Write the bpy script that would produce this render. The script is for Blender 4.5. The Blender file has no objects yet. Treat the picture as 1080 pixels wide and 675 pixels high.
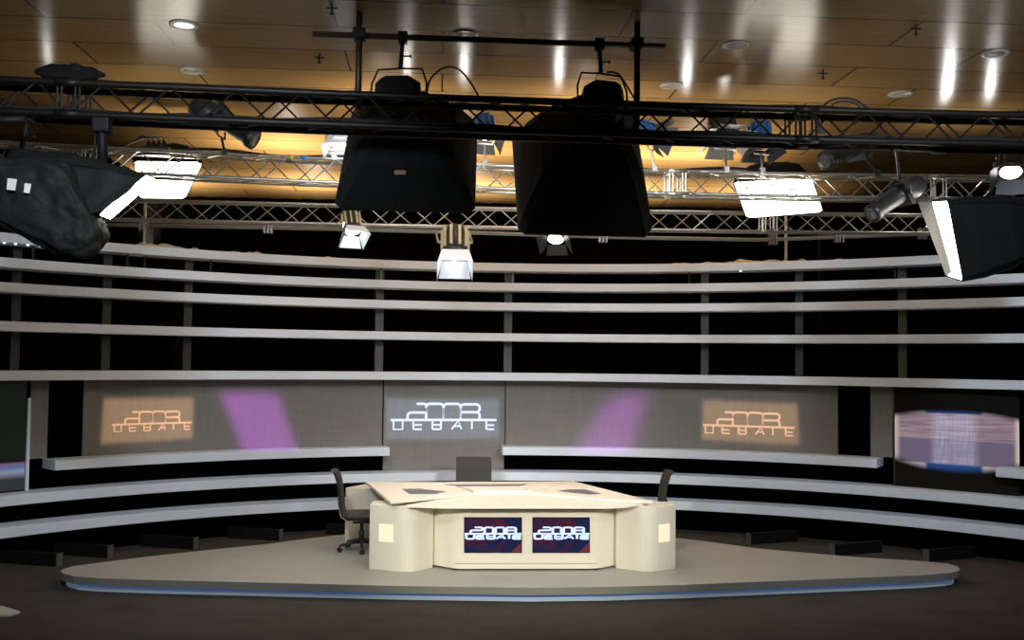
import bpy, bmesh, math, random
from math import sin, cos, tan, atan, atan2, radians, pi, sqrt
from mathutils import Vector, Matrix
random.seed(7)
scn = bpy.context.scene
COL = scn.collection
V = Vector

# ------------------------------------------------------------------ camera
FPX = 1050.0; YAW = radians(4.2); PIT = atan((380-337.5)/FPX); ROLL = radians(0.6); HC = 2.72
cf = V((sin(YAW)*cos(PIT), cos(YAW)*cos(PIT), sin(PIT)))
r0 = V((cos(YAW), -sin(YAW), 0)); u0 = r0.cross(cf)
cr = r0*cos(ROLL)+u0*sin(ROLL); cu = -r0*sin(ROLL)+u0*cos(ROLL)
CAM = V((0, 0, HC))
cam_d = bpy.data.cameras.new('camera'); cam = bpy.data.objects.new('camera', cam_d); COL.objects.link(cam)
cam_d.sensor_width = 36; cam_d.lens = 36*FPX/1080; cam_d.clip_start = .05; cam_d.clip_end = 200
m = Matrix((cr, cu, -cf)).transposed().to_4x4(); m.translation = CAM
cam.matrix_world = m
scn.camera = cam
def ray(px, py):
    d = cf*FPX + cr*(px-540) - cu*(py-337.5); return d/d.y
def on_z(px, py, z):
    d = ray(px, py); return CAM + d*((z-HC)/d.z)
def on_y(px, py, Y): return CAM + ray(px, py)*Y

# ------------------------------------------------------------------ materials
def newmat(n):
    mt = bpy.data.materials.new(n); mt.use_nodes = True
    return mt, mt.node_tree.nodes, mt.node_tree.links, mt.node_tree.nodes['Principled BSDF']
def mat(n, c, rough=.6, metal=0, noise=0, nscale=8, bump=0, bscale=60, spec=.5, emit=None, es=0, sheen=0, coat=0):
    mt, N, L, B = newmat(n)
    B.inputs['Base Color'].default_value = (*c, 1); B.inputs['Roughness'].default_value = rough
    B.inputs['Metallic'].default_value = metal; B.inputs['Specular IOR Level'].default_value = spec
    B.inputs['Coat Weight'].default_value = coat
    if sheen: B.inputs['Sheen Weight'].default_value = sheen
    if emit: B.inputs['Emission Color'].default_value = (*emit, 1); B.inputs['Emission Strength'].default_value = es
    tc = N.new('ShaderNodeTexCoord')
    if noise:
        nz = N.new('ShaderNodeTexNoise'); nz.inputs['Scale'].default_value = nscale; nz.inputs['Detail'].default_value = 4
        L.new(tc.outputs['Object'], nz.inputs['Vector'])
        mr = N.new('ShaderNodeMapRange'); mr.inputs['To Min'].default_value = 1-noise; mr.inputs['To Max'].default_value = 1+noise
        L.new(nz.outputs['Fac'], mr.inputs['Value'])
        mx = N.new('ShaderNodeVectorMath'); mx.operation = 'SCALE'; mx.inputs[0].default_value = c
        L.new(mr.outputs[0], mx.inputs['Scale']); L.new(mx.outputs[0], B.inputs['Base Color'])
    if bump:
        nb = N.new('ShaderNodeTexNoise'); nb.inputs['Scale'].default_value = bscale; nb.inputs['Detail'].default_value = 5
        L.new(tc.outputs['Object'], nb.inputs['Vector'])
        bp = N.new('ShaderNodeBump'); bp.inputs['Strength'].default_value = bump; bp.inputs['Distance'].default_value = .02
        L.new(nb.outputs['Fac'], bp.inputs['Height']); L.new(bp.outputs[0], B.inputs['Normal'])
    return mt
M = {}
M['shelf'] = mat('shelf paint', (.68, .73, .80), .55, noise=.04, nscale=3)
M['post'] = mat('post lighting tone', (.024, .023, .020), .6, noise=.1)  # darkest post tone, the weak light there is put into the colour
M['postr'] = mat('right post lighting tone', (.055, .053, .045), .6, noise=.1)  # same posts at right, their middling light put into the colour
M['postc'] = mat('centre post lighting tone', (.085, .083, .072), .6, noise=.1)  # same posts at the centre, their stronger light put into the colour
M['foot'] = mat('support steel', (.008, .0075, .007), .7, noise=.2, spec=.1)
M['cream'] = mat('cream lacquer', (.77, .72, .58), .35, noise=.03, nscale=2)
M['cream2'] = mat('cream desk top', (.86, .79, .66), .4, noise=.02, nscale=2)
M['inset'] = mat('grey writing pad', (.16, .15, .16), .35)
M['black'] = mat('black paint', (.005, .0045, .0045), .6, spec=.2)
M['blackmetal'] = mat('black truss metal', (.006, .0045, .0035), .5, spec=.2)
M['brown'] = mat('rusty dark pipe', (.045, .028, .017), .5, .5, noise=.3, nscale=20)
M['alu'] = mat('aluminium', (.50, .485, .45), .32, .9, noise=.08, nscale=20)
M['rail'] = mat('grey rail paint', (.26, .25, .23), .5)
M['stand'] = mat('pale stand paint', (.55, .52, .44), .5)
M['chrome'] = mat('chrome', (.8, .8, .8), .12, 1)
M['fabric'] = mat('black nylon', (.005, .005, .0048), .85, spec=.12, noise=.3, nscale=6, bump=.5, bscale=7)
M['fabric2'] = mat('charcoal nylon cover', (.0065, .007, .006), .7, spec=.2, noise=.35, nscale=4, bump=.6, bscale=5)
M['skirt'] = mat('grey mesh rim', (.035, .033, .028), .7, noise=.2, nscale=20)
M['chairf'] = mat('dark grey chair fabric', (.045, .042, .038), .8, noise=.1, nscale=30, bump=.2, bscale=200)
M['chairm'] = mat('chair black plastic', (.02, .02, .02), .4)
M['blue'] = mat('blue lamp housing', (.03, .12, .30), .35, .2)
M['orange_p'] = mat('patched webbing', (.25, .13, .08), .8)
M['white_tag'] = mat('off white tag', (.55, .55, .48), .7, noise=.1)
M['lampgrey'] = mat('grey lamp housing', (.032, .032, .03), .4, .4)
M['lampdark'] = mat('dark lamp housing', (.03, .03, .03), .4, .4)
M['finbeige'] = mat('beige cooling fins', (.55, .47, .30), .45, .1)
M['curtain'] = mat('black stage curtain', (.0018, .0016, .0016), .95, bump=.3, bscale=2, spec=0)
M['masking'] = mat('flat black cloth', (.0015, .0015, .0018), .95, spec=0)
M['wall'] = mat('dark studio wall', (.03, .028, .025), .8, noise=.1)
M['cloth'] = mat('sandy dust cloth', (.42, .38, .28), .9, noise=.3, nscale=15, bump=.5)
M['paper'] = mat('pale board', (.5, .48, .42), .7)
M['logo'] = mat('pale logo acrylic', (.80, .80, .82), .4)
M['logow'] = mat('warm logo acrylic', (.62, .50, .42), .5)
M['plat_top'] = mat('platform laminate', (.36, .345, .30), .45, noise=.06, nscale=1.2)
M['plat_edge'] = mat('platform edge band', (.22, .215, .18), .6)
M['plinth'] = mat('plinth glowing acrylic', (.36, .44, .52), .35, emit=(.70, .85, 1), es=.10)
M['ledblue'] = mat('blue light strip', (.05, .1, .3), .5, emit=(.12, .26, .70), es=.24)
M['tape_y'] = mat('yellow tape', (.5, .45, .08), .6)
M['tape_b'] = mat('blue tape', (.05, .18, .5), .6)
M['cable'] = mat('black cable rubber', (.006, .006, .006), .6)
def emat(n, c, s): return mat(n, (.8, .8, .8), .5, emit=c, es=s)
M['soft_c'] = emat('softbox diffuser centre', (1, .96, .90), 8.5)
M['soft_b'] = emat('softbox diffuser back', (1, .93, .78), 9)
M['soft_s'] = emat('softbox diffuser side', (1, .95, .86), 10)
M['lens'] = emat('glowing lens', (1, .97, .92), 8)
M['lens_dim'] = mat('glass lens', (.08, .08, .08), .1, spec=1)
M['window'] = mat('lit desk window', (.35, .30, .2), .5, emit=(1, .86, .62), es=.8)
M['led'] = emat('tiny led', (.9, .95, 1), 6)
M['dl_on'] = emat('downlight lamp', (1, .95, .85), 1.6)
M['dl_off'] = mat('downlight glass', (.35, .33, .28), .3)
M['dl_rim'] = mat('downlight rim', (.45, .42, .36), .35, .4)
M['scr_navy'] = mat('screen navy', (.005, .008, .03), .25, emit=(.003, .005, .028), es=1)
M['scr_red'] = mat('screen maroon', (.03, .005, .01), .25, emit=(.030, .006, .018), es=1)
M['scr_dark'] = mat('screen dark violet', (.02, .005, .02), .25, emit=(.017, .006, .022), es=1)
M['scr_rose'] = mat('screen rose', (.03, .005, .01), .25, emit=(.12, .022, .03), es=1)
M['scr_txt'] = mat('screen lettering', (.3, .4, .8), .3, emit=(.50, .62, 1), es=1)

def ceiling_mat():
    mt, N, L, B = newmat('lacquered wood ceiling')
    tc = N.new('ShaderNodeTexCoord')
    mp = N.new('ShaderNodeMapping'); L.new(tc.outputs['Object'], mp.inputs['Vector'])
    br = N.new('ShaderNodeTexBrick'); L.new(mp.outputs[0], br.inputs['Vector'])
    br.inputs['Scale'].default_value = 1; br.inputs['Brick Width'].default_value = 2.9; br.inputs['Row Height'].default_value = .78
    br.inputs['Mortar Size'].default_value = .010; br.inputs['Mortar Smooth'].default_value = .1; br.offset = .37
    br.inputs['Color1'].default_value = (.34, .20, .074, 1); br.inputs['Color2'].default_value = (.27, .155, .056, 1); br.inputs['Mortar'].default_value = (.015, .008, .004, 1)
    nz = N.new('ShaderNodeTexNoise'); mp2 = N.new('ShaderNodeMapping'); mp2.inputs['Scale'].default_value = (.5, 9, 1)
    L.new(tc.outputs['Object'], mp2.inputs['Vector']); L.new(mp2.outputs[0], nz.inputs['Vector']); nz.inputs['Scale'].default_value = 1.5; nz.inputs['Detail'].default_value = 5
    mr = N.new('ShaderNodeMapRange'); mr.inputs['To Min'].default_value = .8; mr.inputs['To Max'].default_value = 1.2; L.new(nz.outputs['Fac'], mr.inputs['Value'])
    sc = N.new('ShaderNodeVectorMath'); sc.operation = 'SCALE'; L.new(br.outputs['Color'], sc.inputs[0]); L.new(mr.outputs[0], sc.inputs['Scale'])
    L.new(sc.outputs[0], B.inputs['Base Color'])
    B.inputs['Roughness'].default_value = .24; B.inputs['Specular IOR Level'].default_value = .6
    B.inputs['Anisotropic'].default_value = .6; tg = N.new('ShaderNodeTangent'); tg.direction_type = 'UV_MAP'
    L.new(tg.outputs[0], B.inputs['Tangent'])
    bp = N.new('ShaderNodeBump'); bp.inputs['Strength'].default_value = .08; bp.inputs['Distance'].default_value = .01
    n2 = N.new('ShaderNodeTexNoise'); mp3 = N.new('ShaderNodeMapping'); mp3.inputs['Scale'].default_value = (1.0, 7, 1)
    L.new(tc.outputs['Object'], mp3.inputs['Vector']); L.new(mp3.outputs[0], n2.inputs['Vector']); n2.inputs['Scale'].default_value = 1.2
    ad = N.new('ShaderNodeMath'); ad.operation = 'SUBTRACT'; L.new(n2.outputs['Fac'], ad.inputs[0]); L.new(br.outputs['Fac'], ad.inputs[1])
    L.new(ad.outputs[0], bp.inputs['Height']); L.new(bp.outputs[0], B.inputs['Normal'])
    return mt
def carpet_mat():
    mt, N, L, B = newmat('dark carpet')
    tc = N.new('ShaderNodeTexCoord'); nz = N.new('ShaderNodeTexNoise'); nz.inputs['Scale'].default_value = 60; nz.inputs['Detail'].default_value = 3
    L.new(tc.outputs['Object'], nz.inputs['Vector'])
    n2 = N.new('ShaderNodeTexNoise'); n2.inputs['Scale'].default_value = 2.2; n2.inputs['Detail'].default_value = 6; L.new(tc.outputs['Object'], n2.inputs['Vector'])
    ad = N.new('ShaderNodeMath'); L.new(nz.outputs['Fac'], ad.inputs[0]); L.new(n2.outputs['Fac'], ad.inputs[1])
    cr_ = N.new('ShaderNodeValToRGB'); cr_.color_ramp.elements[0].position = .6; cr_.color_ramp.elements[1].position = 1.4
    cr_.color_ramp.elements[0].color = (.027, .0245, .020, 1); cr_.color_ramp.elements[1].color = (.058, .052, .043, 1)
    L.new(ad.outputs[0], cr_.inputs[0]); L.new(cr_.outputs[0], B.inputs['Base Color']); B.inputs['Roughness'].default_value = .95; B.inputs['Specular IOR Level'].default_value = .15
    return mt
def weave_mat(n, c):
    mt, N, L, B = newmat(n)
    tc = N.new('ShaderNodeTexCoord')
    w1 = N.new('ShaderNodeTexNoise'); mp = N.new('ShaderNodeMapping'); mp.inputs['Scale'].default_value = (14, 14, 1.2)
    L.new(tc.outputs['Object'], mp.inputs['Vector']); L.new(mp.outputs[0], w1.inputs['Vector']); w1.inputs['Scale'].default_value = 1.6; w1.inputs['Detail'].default_value = 4
    w2 = N.new('ShaderNodeTexNoise'); mp2 = N.new('ShaderNodeMapping'); mp2.inputs['Scale'].default_value = (1.5, 1.5, 30)
    L.new(tc.outputs['Object'], mp2.inputs['Vector']); L.new(mp2.outputs[0], w2.inputs['Vector']); w2.inputs['Scale'].default_value = 1.6; w2.inputs['Detail'].default_value = 4
    ad = N.new('ShaderNodeMath'); L.new(w1.outputs['Fac'], ad.inputs[0]); L.new(w2.outputs['Fac'], ad.inputs[1])
    mr = N.new('ShaderNodeMapRange'); mr.inputs['From Min'].default_value = .6; mr.inputs['From Max'].default_value = 1.4; mr.inputs['To Min'].default_value = .9; mr.inputs['To Max'].default_value = 1.1
    L.new(ad.outputs[0], mr.inputs['Value'])
    sc = N.new('ShaderNodeVectorMath'); sc.operation = 'SCALE'; sc.inputs[0].default_value = c; L.new(mr.outputs[0], sc.inputs['Scale']); L.new(sc.outputs[0], B.inputs['Base Color'])
    B.inputs['Roughness'].default_value = .8; B.inputs['Specular IOR Level'].default_value = .2
    return mt
M['ceiling'] = ceiling_mat(); M['carpet'] = carpet_mat(); M['panel'] = weave_mat('woven grey panel', (.21, .20, .178))

# ------------------------------------------------------------------ mesh builder
class MB:
    def __init__(s): s.bm = bmesh.new()
    def xf(s, verts, mtx):
        if mtx is not None:
            for v in verts: v.co = mtx @ v.co
    def box(s, x0, x1, y0, y1, z0, z1, mtx=None, mi=0):
        vs = [s.bm.verts.new((x, y, z)) for x in (x0, x1) for y in (y0, y1) for z in (z0, z1)]
        for q in ((0,1,3,2),(4,6,7,5),(0,4,5,1),(2,3,7,6),(0,2,6,4),(1,5,7,3)):
            f = s.bm.faces.new([vs[i] for i in q]); f.material_index = mi
        s.xf(vs, mtx); return s
    def prism(s, pts, z0, z1, mtx=None, mi_side=0, mi_top=0):
        n = len(pts)
        if sum(pts[i][0]*pts[(i+1)%n][1]-pts[(i+1)%n][0]*pts[i][1] for i in range(n)) < 0: pts = pts[::-1]
        a = [s.bm.verts.new((p[0], p[1], z0)) for p in pts]; b = [s.bm.verts.new((p[0], p[1], z1)) for p in pts]
        f = s.bm.faces.new(b); f.material_index = mi_top
        s.bm.faces.new(a[::-1])
        for i in range(n):
            f = s.bm.faces.new((a[i], a[(i+1) % n], b[(i+1) % n], b[i])); f.material_index = mi_side
        s.xf(a+b, mtx); return s
    def tube(s, pts, r, n=8, cap=True, mtx=None):
        pts = [V(p) for p in pts]; rs = r if isinstance(r, (list, tuple)) else [r]*len(pts)
        rings = []; up = None
        for i, p in enumerate(pts):
            t = (pts[min(i+1, len(pts)-1)]-pts[max(i-1, 0)]).normalized()
            if up is None: up = V((0, 0, 1)) if abs(t.z) < .9 else V((1, 0, 0))
            a = t.cross(up).normalized(); b = a.cross(t).normalized(); up = b
            rings.append([s.bm.verts.new(p+(a*cos(2*pi*k/n)+b*sin(2*pi*k/n))*rs[i]) for k in range(n)])
        for i in range(len(rings)-1):
            for k in range(n):
                f = s.bm.faces.new((rings[i][k], rings[i][(k+1) % n], rings[i+1][(k+1) % n], rings[i+1][k])); f.smooth = n > 6
        if cap: s.bm.faces.new(rings[0][::-1]); s.bm.faces.new(rings[-1])
        if mtx is not None:
            for rg in rings: s.xf(rg, mtx)
        return s
    def lathe(s, prof, n=20, mtx=None, smooth=True):   # prof: (r,z) along local z
        rings = [[s.bm.verts.new((r*cos(2*pi*k/n), r*sin(2*pi*k/n), z)) for k in range(n)] for r, z in prof]
        for i in range(len(rings)-1):
            for k in range(n):
                f = s.bm.faces.new((rings[i][k], rings[i][(k+1) % n], rings[i+1][(k+1) % n], rings[i+1][k])); f.smooth = smooth
        s.bm.faces.new(rings[0][::-1]); s.bm.faces.new(rings[-1])
        for rg in rings: s.xf(rg, mtx)
        return s
    def loft(s, loops, mtx=None, smooth=False, cap=True):
        rings = [[s.bm.verts.new(p) for p in lp] for lp in loops]; n = len(rings[0])
        for i in range(len(rings)-1):
            for k in range(n):
                f = s.bm.faces.new((rings[i][k], rings[i][(k+1) % n], rings[i+1][(k+1) % n], rings[i+1][k])); f.smooth = smooth
        if cap: s.bm.faces.new(rings[0][::-1]); s.bm.faces.new(rings[-1])
        for rg in rings: s.xf(rg, mtx)
        return s
    def quad_slab(s, q, nrm, t):   # q four points, thickness t along nrm
        nrm = V(nrm).normalized()*t
        return s.loft([[V(p) for p in q], [V(p)+nrm for p in q]])
    def build(s, name, mt, parent=None, loc=None, bevel=0):
        bmesh.ops.recalc_face_normals(s.bm, faces=s.bm.faces)
        me = bpy.data.meshes.new(name); s.bm.to_mesh(me); s.bm.free()
        for x in (mt if isinstance(mt, (list, tuple)) else [mt]): me.materials.append(x)
        o = bpy.data.objects.new(name, me); COL.objects.link(o)
        if parent:
            o.parent = parent; o.matrix_parent_inverse = parent.matrix_basis.inverted()
        if bevel:
            md = o.modifiers.new('bevel', 'BEVEL'); md.width = bevel; md.segments = 3; md.limit_method = 'ANGLE'; md.angle_limit = radians(35)
        return o
def tag(o, label, cat, group=None, kind=None):
    if label: o['label'] = label
    if cat: o['category'] = cat
    if group: o['group'] = group
    if kind: o['kind'] = kind
    return o
def empty(name, loc, label, cat, group=None):
    e = bpy.data.objects.new(name, None); e.empty_display_size = .1; COL.objects.link(e); e.location = loc
    tag(e, label, cat, group); return e
def struct(o): o['kind'] = 'structure'; return o
def frame_mtx(pos, d, up=V((0, 0, 1))):     # local +Z along d, local +Y roughly up
    z = V(d).normalized(); x = up.cross(z)
    if x.length < 1e-4: x = V((1, 0, 0))
    x.normalize(); y = z.cross(x)
    mm = Matrix((x, y, z)).transposed().to_4x4(); mm.translation = pos; return mm
def rounded(pts, r, seg=6):                 # round the corners of a polygon
    out = []; n = len(pts)
    for i in range(n):
        p = V(pts[i][:2]); a = V(pts[i-1][:2]); b = V(pts[(i+1) % n][:2])
        rr = min(r if not isinstance(r, (list, tuple)) else r[i], (a-p).length*.45, (b-p).length*.45)
        if rr < 1e-4: out.append(tuple(p)); continue
        p0 = p+(a-p).normalized()*rr; p1 = p+(b-p).normalized()*rr
        for k in range(seg+1):
            t = k/seg; q = p0*(1-t)**2+p*2*t*(1-t)+p1*t*t; out.append((q.x, q.y))
    return out

# ------------------------------------------------------------------ set geometry: every shelf follows one circle
CX, CY, R = 1.05, 7.05, 9.05
def arc_ang(px, py, rad):                   # angle at which the sight line in plan meets the circle
    d = ray(px, py); dx, dy = d.x, d.y
    A = dx*dx+dy*dy; Bq = -2*(dx*CX+dy*CY); Cq = CX*CX+CY*CY-rad*rad
    t = (-Bq+sqrt(Bq*Bq-4*A*Cq))/(2*A); return atan2(dx*t-CX, dy*t-CY)
def arc(a, rad, z=0): return V((CX+rad*sin(a), CY+rad*cos(a), z))
def arc_band(name, mt, a0, a1, r_in, r_out, z0, z1, parent=None, step=radians(1.5), bevel=0):
    n = max(2, int(abs(a1-a0)/step)); mb = MB()
    loops = []
    for i in range(n+1):
        a = a0+(a1-a0)*i/n
        loops.append([arc(a, r_in, z0), arc(a, r_out, z0), arc(a, r_out, z1), arc(a, r_in, z1)])
    mb.loft(loops); return mb.build(name, mt, parent, bevel=bevel)

# ------------------------------------------------------------------ room shell
CZ = 6.1
struct(MB().box(-15, 17, -5, 22.5, -.1, 0).build('floor', M['carpet']))
co = struct(MB().box(-15, 17, -5, 22.5, CZ, CZ+.1).build('ceiling', M['ceiling']))
uvl = co.data.uv_layers.new(name='UVMap')
for lp in co.data.loops:
    vco = co.data.vertices[lp.vertex_index].co; uvl.data[lp.index].uv = (vco.y*.1, vco.x*.1)
struct(MB().box(-15.2, -15, -5, 22.5, 0, CZ).build('wall_left', M['wall']))
struct(MB().box(17, 17.2, -5, 22.5, 0, CZ).build('wall_right', M['wall']))
struct(MB().box(-15, 17, 22.5, 22.7, 0, CZ).build('wall_back', M['wall']))
struct(MB().box(-15, 17, -5.2, -5, 0, CZ).build('wall_front', M['wall']))
def curtain(pts, label):
    mb = MB(); P = []
    for i in range(len(pts)-1):
        a, b = V(pts[i]), V(pts[i+1]); n = int((b-a).length/.09); t = (b-a).normalized(); nn = V((-t.y, t.x))
        for k in range(n): P.append(a+(b-a)*k/n+nn*.05*sin(k*pi/2.5))
    rings = [[V((p.x, p.y, .01)), V((p.x, p.y, CZ-.01))] for p in P]
    vs = [[mb.bm.verts.new(q) for q in rg] for rg in rings]
    for i in range(len(vs)-1): mb.bm.faces.new((vs[i][0], vs[i+1][0], vs[i+1][1], vs[i][1]))
    o = mb.build('stage_curtain', M['curtain'])
    sm = o.modifiers.new('thickness', 'SOLIDIFY'); sm.thickness = .01
    return tag(o, label, 'curtain', None)
curtain([(-14.8, 16.3), (-5.7, 16.5), (-5.5, 21)], 'black stage curtain behind left end of the shelves')
curtain([(-5.4, 21.3), (8.4, 21.3)], 'black stage curtain in the middle, furthest back behind the set')
curtain([(8.5, 21.1), (8.6, 18.6), (16.8, 18.4)], 'black stage curtain behind right end of the shelves')
GX = [(194, 26, 1), (203, 74, 0), (490, 36, 0), (776, 47, 0), (708, 90, 0), (1050, 56, 0), (949, 99, 0), (990, 160, 0)]
dl_lab = {0: 'round recessed ceiling downlight, the brightly lit one at upper left', 1: 'dim recessed ceiling downlight behind the lit one at upper left',
          2: 'round recessed downlight just above the dark crossbar, between the two black softboxes', 3: 'round recessed downlight to the right of the crossbar end',
          4: 'round recessed downlight just above the front truss, right of the right pole', 5: 'round recessed downlight nearest the top right corner',
          6: 'round recessed downlight above the front truss near its cable loops on the right', 7: 'round recessed downlight seen below the front truss at far right'}
for i, (a, b, on) in enumerate(GX):
    p = on_z(a, b, CZ)
    e = empty('ceiling_downlight', (p.x, p.y, CZ-.02), dl_lab[i], 'downlight', 'recessed ceiling downlights')
    T = Matrix.Translation((p.x, p.y, CZ))
    MB().lathe([(.10, -.001), (.10, -.012), (.145, -.012), (.145, -.001)], 28, T).build('rim', M['dl_rim'], e)
    MB().lathe([(.10, -.001), (.10, -.008), (.02, -.010)], 28, T).build('lens', M['dl_on'] if on else M['dl_off'], e)
for i, (a, b) in enumerate([(350, 3), (337, 56), (966, 25), (868, 73)]):
    p = on_z(a, b, CZ); mb = MB()
    mb.tube([(p.x, p.y, CZ), (p.x, p.y, CZ-.10)], .008); mb.tube([(p.x-.05, p.y, CZ-.05), (p.x+.05, p.y, CZ-.05)], .008)
    mb.lathe([(.005, -.12), (.02, -.11), (.02, -.10), (.005, -.09)], 10, Matrix.Translation((p.x, p.y, CZ)))
    tag(mb.build('ceiling_sprinkler', M['black']), ['small dark ceiling sprinkler at the top edge of the photo, left of the left pole', 'small dark ceiling sprinkler below the left end of the crossbar pipe',
        'small dark sprinkler hanging from the ceiling near the top right', 'small dark ceiling sprinkler above the cable loops of the front truss'][i], 'sprinkler', 'ceiling sprinklers')

# ------------------------------------------------------------------ curved shelves
AL, AR = radians(-66), radians(66)
SD = .42
shelves = [('s1', 4.17, 'topmost curved pale grey shelf board, strewn with scraps of cloth'), ('s2', 3.85, 'second curved pale grey shelf board from the top'),
           ('s3', 3.53, 'third curved pale grey shelf board from the top'), ('s4', 3.03, 'fourth curved pale grey shelf board from the top'),
           ('s5', 2.39, 'curved pale grey shelf board directly above the woven logo panels'), ('b1', .78, 'curved pale grey shelf board second from the floor, running behind the desk'),
           ('b2', .375, 'lowest curved pale grey shelf board, nearest the floor')]
for n, z, lab in shelves:
    th = .125 if n[0] == 's' else .135
    tag(arc_band('curved_shelf', M['shelf'], AL, AR, R, R+SD, z, z+th, bevel=.006), lab, 'shelf', 'curved shelves of the set')
aL0 = arc_ang(58, 490, R); aL1 = arc_ang(411, 476, R); aR0 = arc_ang(530, 476, R); aR1 = arc_ang(925, 492, R)
tag(arc_band('curved_shelf', M['shelf'], aL0, aL1, R, R+SD, 1.19, 1.32, bevel=.006), 'short curved grey shelf under the left logo panel, ending at the centre gap', 'shelf', 'curved shelves of the set')
tag(arc_band('curved_shelf', M['shelf'], aR0, aR1, R, R+SD, 1.19, 1.32, bevel=.006), 'short curved grey shelf under the right logo panel', 'shelf', 'curved shelves of the set')
tag(arc_band('curved_shelf', M['shelf'], arc_ang(1050, 503, R), AR, R, R+SD, 1.19, 1.32, bevel=.006), 'short curved grey shelf poking in below the right edge of the video screen', 'shelf', 'curved shelves of the set')

# supports
FT = {14: (62, 597), 110: (116, 588), 196: (206, 579), 295: (296, 570), 399: (400, 566), 535: (536, 566), 650: (650, 567), 743: (790, 574), 843: (878, 586), 952: (977, 592)}
def foot(px, e):
    p = on_z(*FT[px], 0); sg = -1 if px < 467 else 1; an = radians(18)
    X = Matrix.Translation(p) @ Matrix.Rotation(-an*sg if sg < 0 else an, 4, 'Z')
    if sg < 0: X = Matrix.Translation(p) @ Matrix.Rotation(radians(180)-an, 4, 'Z')
    MB().box(0, .85, -.05, .05, 0, .16, X).build('foot', M['foot'], e)
    MB().box(-.012, 0, -.055, .055, 0, .165, X).build('end_plate', M['postc'], e)
RP = R+SD+.002
PN = ['at the far left edge of the photo', 'second from the left edge of the photo', 'third from the left edge of the photo', 'left of the centre logo',
      'right of the centre logo', 'above the start of the right orange logo', 'just past the right orange logo', 'above the right video screen']
ppx = [14, 110, 196, 399, 535, 743, 843, 952]
for i, px in enumerate(ppx):
    a = arc_ang(px, 430, RP); w = .065 if i in (3, 4) else .06
    e = empty('shelf_support', arc(a, RP+.05, 0), 'grey upright post with floor foot, '+PN[i], 'support post', 'upright posts carrying the curved shelves')
    X = Matrix.Translation(arc(a, 0, 0)) @ Matrix.Rotation(-a, 4, 'Z')
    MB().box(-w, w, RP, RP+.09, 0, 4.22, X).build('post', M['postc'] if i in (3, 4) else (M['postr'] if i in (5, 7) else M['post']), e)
    foot(px, e)
for i, (px, py) in enumerate([(295, 563), (650, 562)]):
    a = arc_ang(px, py, R-.3)
    X = Matrix.Translation(arc(a, 0, 0)) @ Matrix.Rotation(-a, 4, 'Z')
    e = empty('shelf_support', arc(a, R+.1, 0), ['low dark floor support under the lowest shelf, left of the desk', 'low dark floor support under the lowest shelf, behind the desk'][i], 'support post', 'upright posts carrying the curved shelves')
    foot(px, e)
    MB().box(-.05, .05, RP, RP+.09, 0, 1.25, X).build('post', M['post'], e)
tag(arc_band('added_dark_sheet', M['masking'], AL, AR, RP-.012, RP-.003, .002, 1.19), 'flat black cloth added to darken the space below the logo panels', 'cloth')  # added sheet, keeps the shaded space behind the low shelves black
# short brighter spacers between the two top shelves
for i, px in enumerate([34, 134, 152, 222, 402, 541, 727, 944]):
    a = arc_ang(px, 290, R+.2); p = arc(a, R+.2, 0)
    tag(MB().tube([(p.x, p.y, 3.977), (p.x, p.y, 4.168)], .016, 8).build('shelf_spacer', M['alu'] if i in (4, 5) else M['post']),
        'short metal spacer between the two top shelves, '+['at the far left', 'below the left black softbox', 'under the left thin stand', 'right of the left thin stand', 'bright, left of the central hanging lamp', 'bright, right of the central hanging lamp', 'right of centre', 'below the right softbox'][i],
        'spacer', 'spacer rods between the top shelves')
# tiny leds under the top left shelf
for i, px in enumerate([5, 17, 30, 43, 781]):
    a = arc_ang(px, 253, R+.03); p = arc(a, R+.04, 4.168)
    tag(MB().lathe([(.006, -.010), (.014, -.008), (.014, 0)], 10, Matrix.Translation(p)).build('shelf_spotlight', M['led']),
        'tiny white spotlight under the topmost shelf, '+['first from the left edge', 'second from the left edge', 'third from the left edge', 'fourth from the left edge', 'right of centre on its own'][i], 'spotlight', 'tiny spotlights under the top shelf')

# ------------------------------------------------------------------ back panels
RB = RP-.012
def backpanel(px0, px1, z0, z1, mt, label, name='back_panel', py=430, rad=RB, cat='panel'):
    a0 = arc_ang(px0, py, rad); a1 = arc_ang(px1, py, rad)
    return tag(arc_band(name, mt, a0, a1, rad-.03, rad, z0, z1), label, cat, None)
backpanel(87, 403, 1.325, 2.385, M['panel'], 'woven grey back panel with the orange logo at left')
backpanel(404.5, 532, .92, 2.385, M['panel'], 'woven grey back panel with the white logo in the centre gap')
backpanel(533.5, 884, 1.325, 2.385, M['panel'], 'woven grey back panel with the orange logo at right')
backpanel(50.5, 86.5, 1.325, 2.385, M['masking'], 'narrow black back panel left of the left logo panel')
backpanel(31, 50, 1.325, 2.385, M['panel'], 'narrow woven grey panel at the left end of the short shelf')
backpanel(884.5, 918, 1.325, 2.385, M['masking'], 'narrow black back panel right of the right logo panel')
backpanel(918.5, 942, 1.325, 2.385, M['panel'], 'narrow woven grey panel beside the right video screen')

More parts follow.
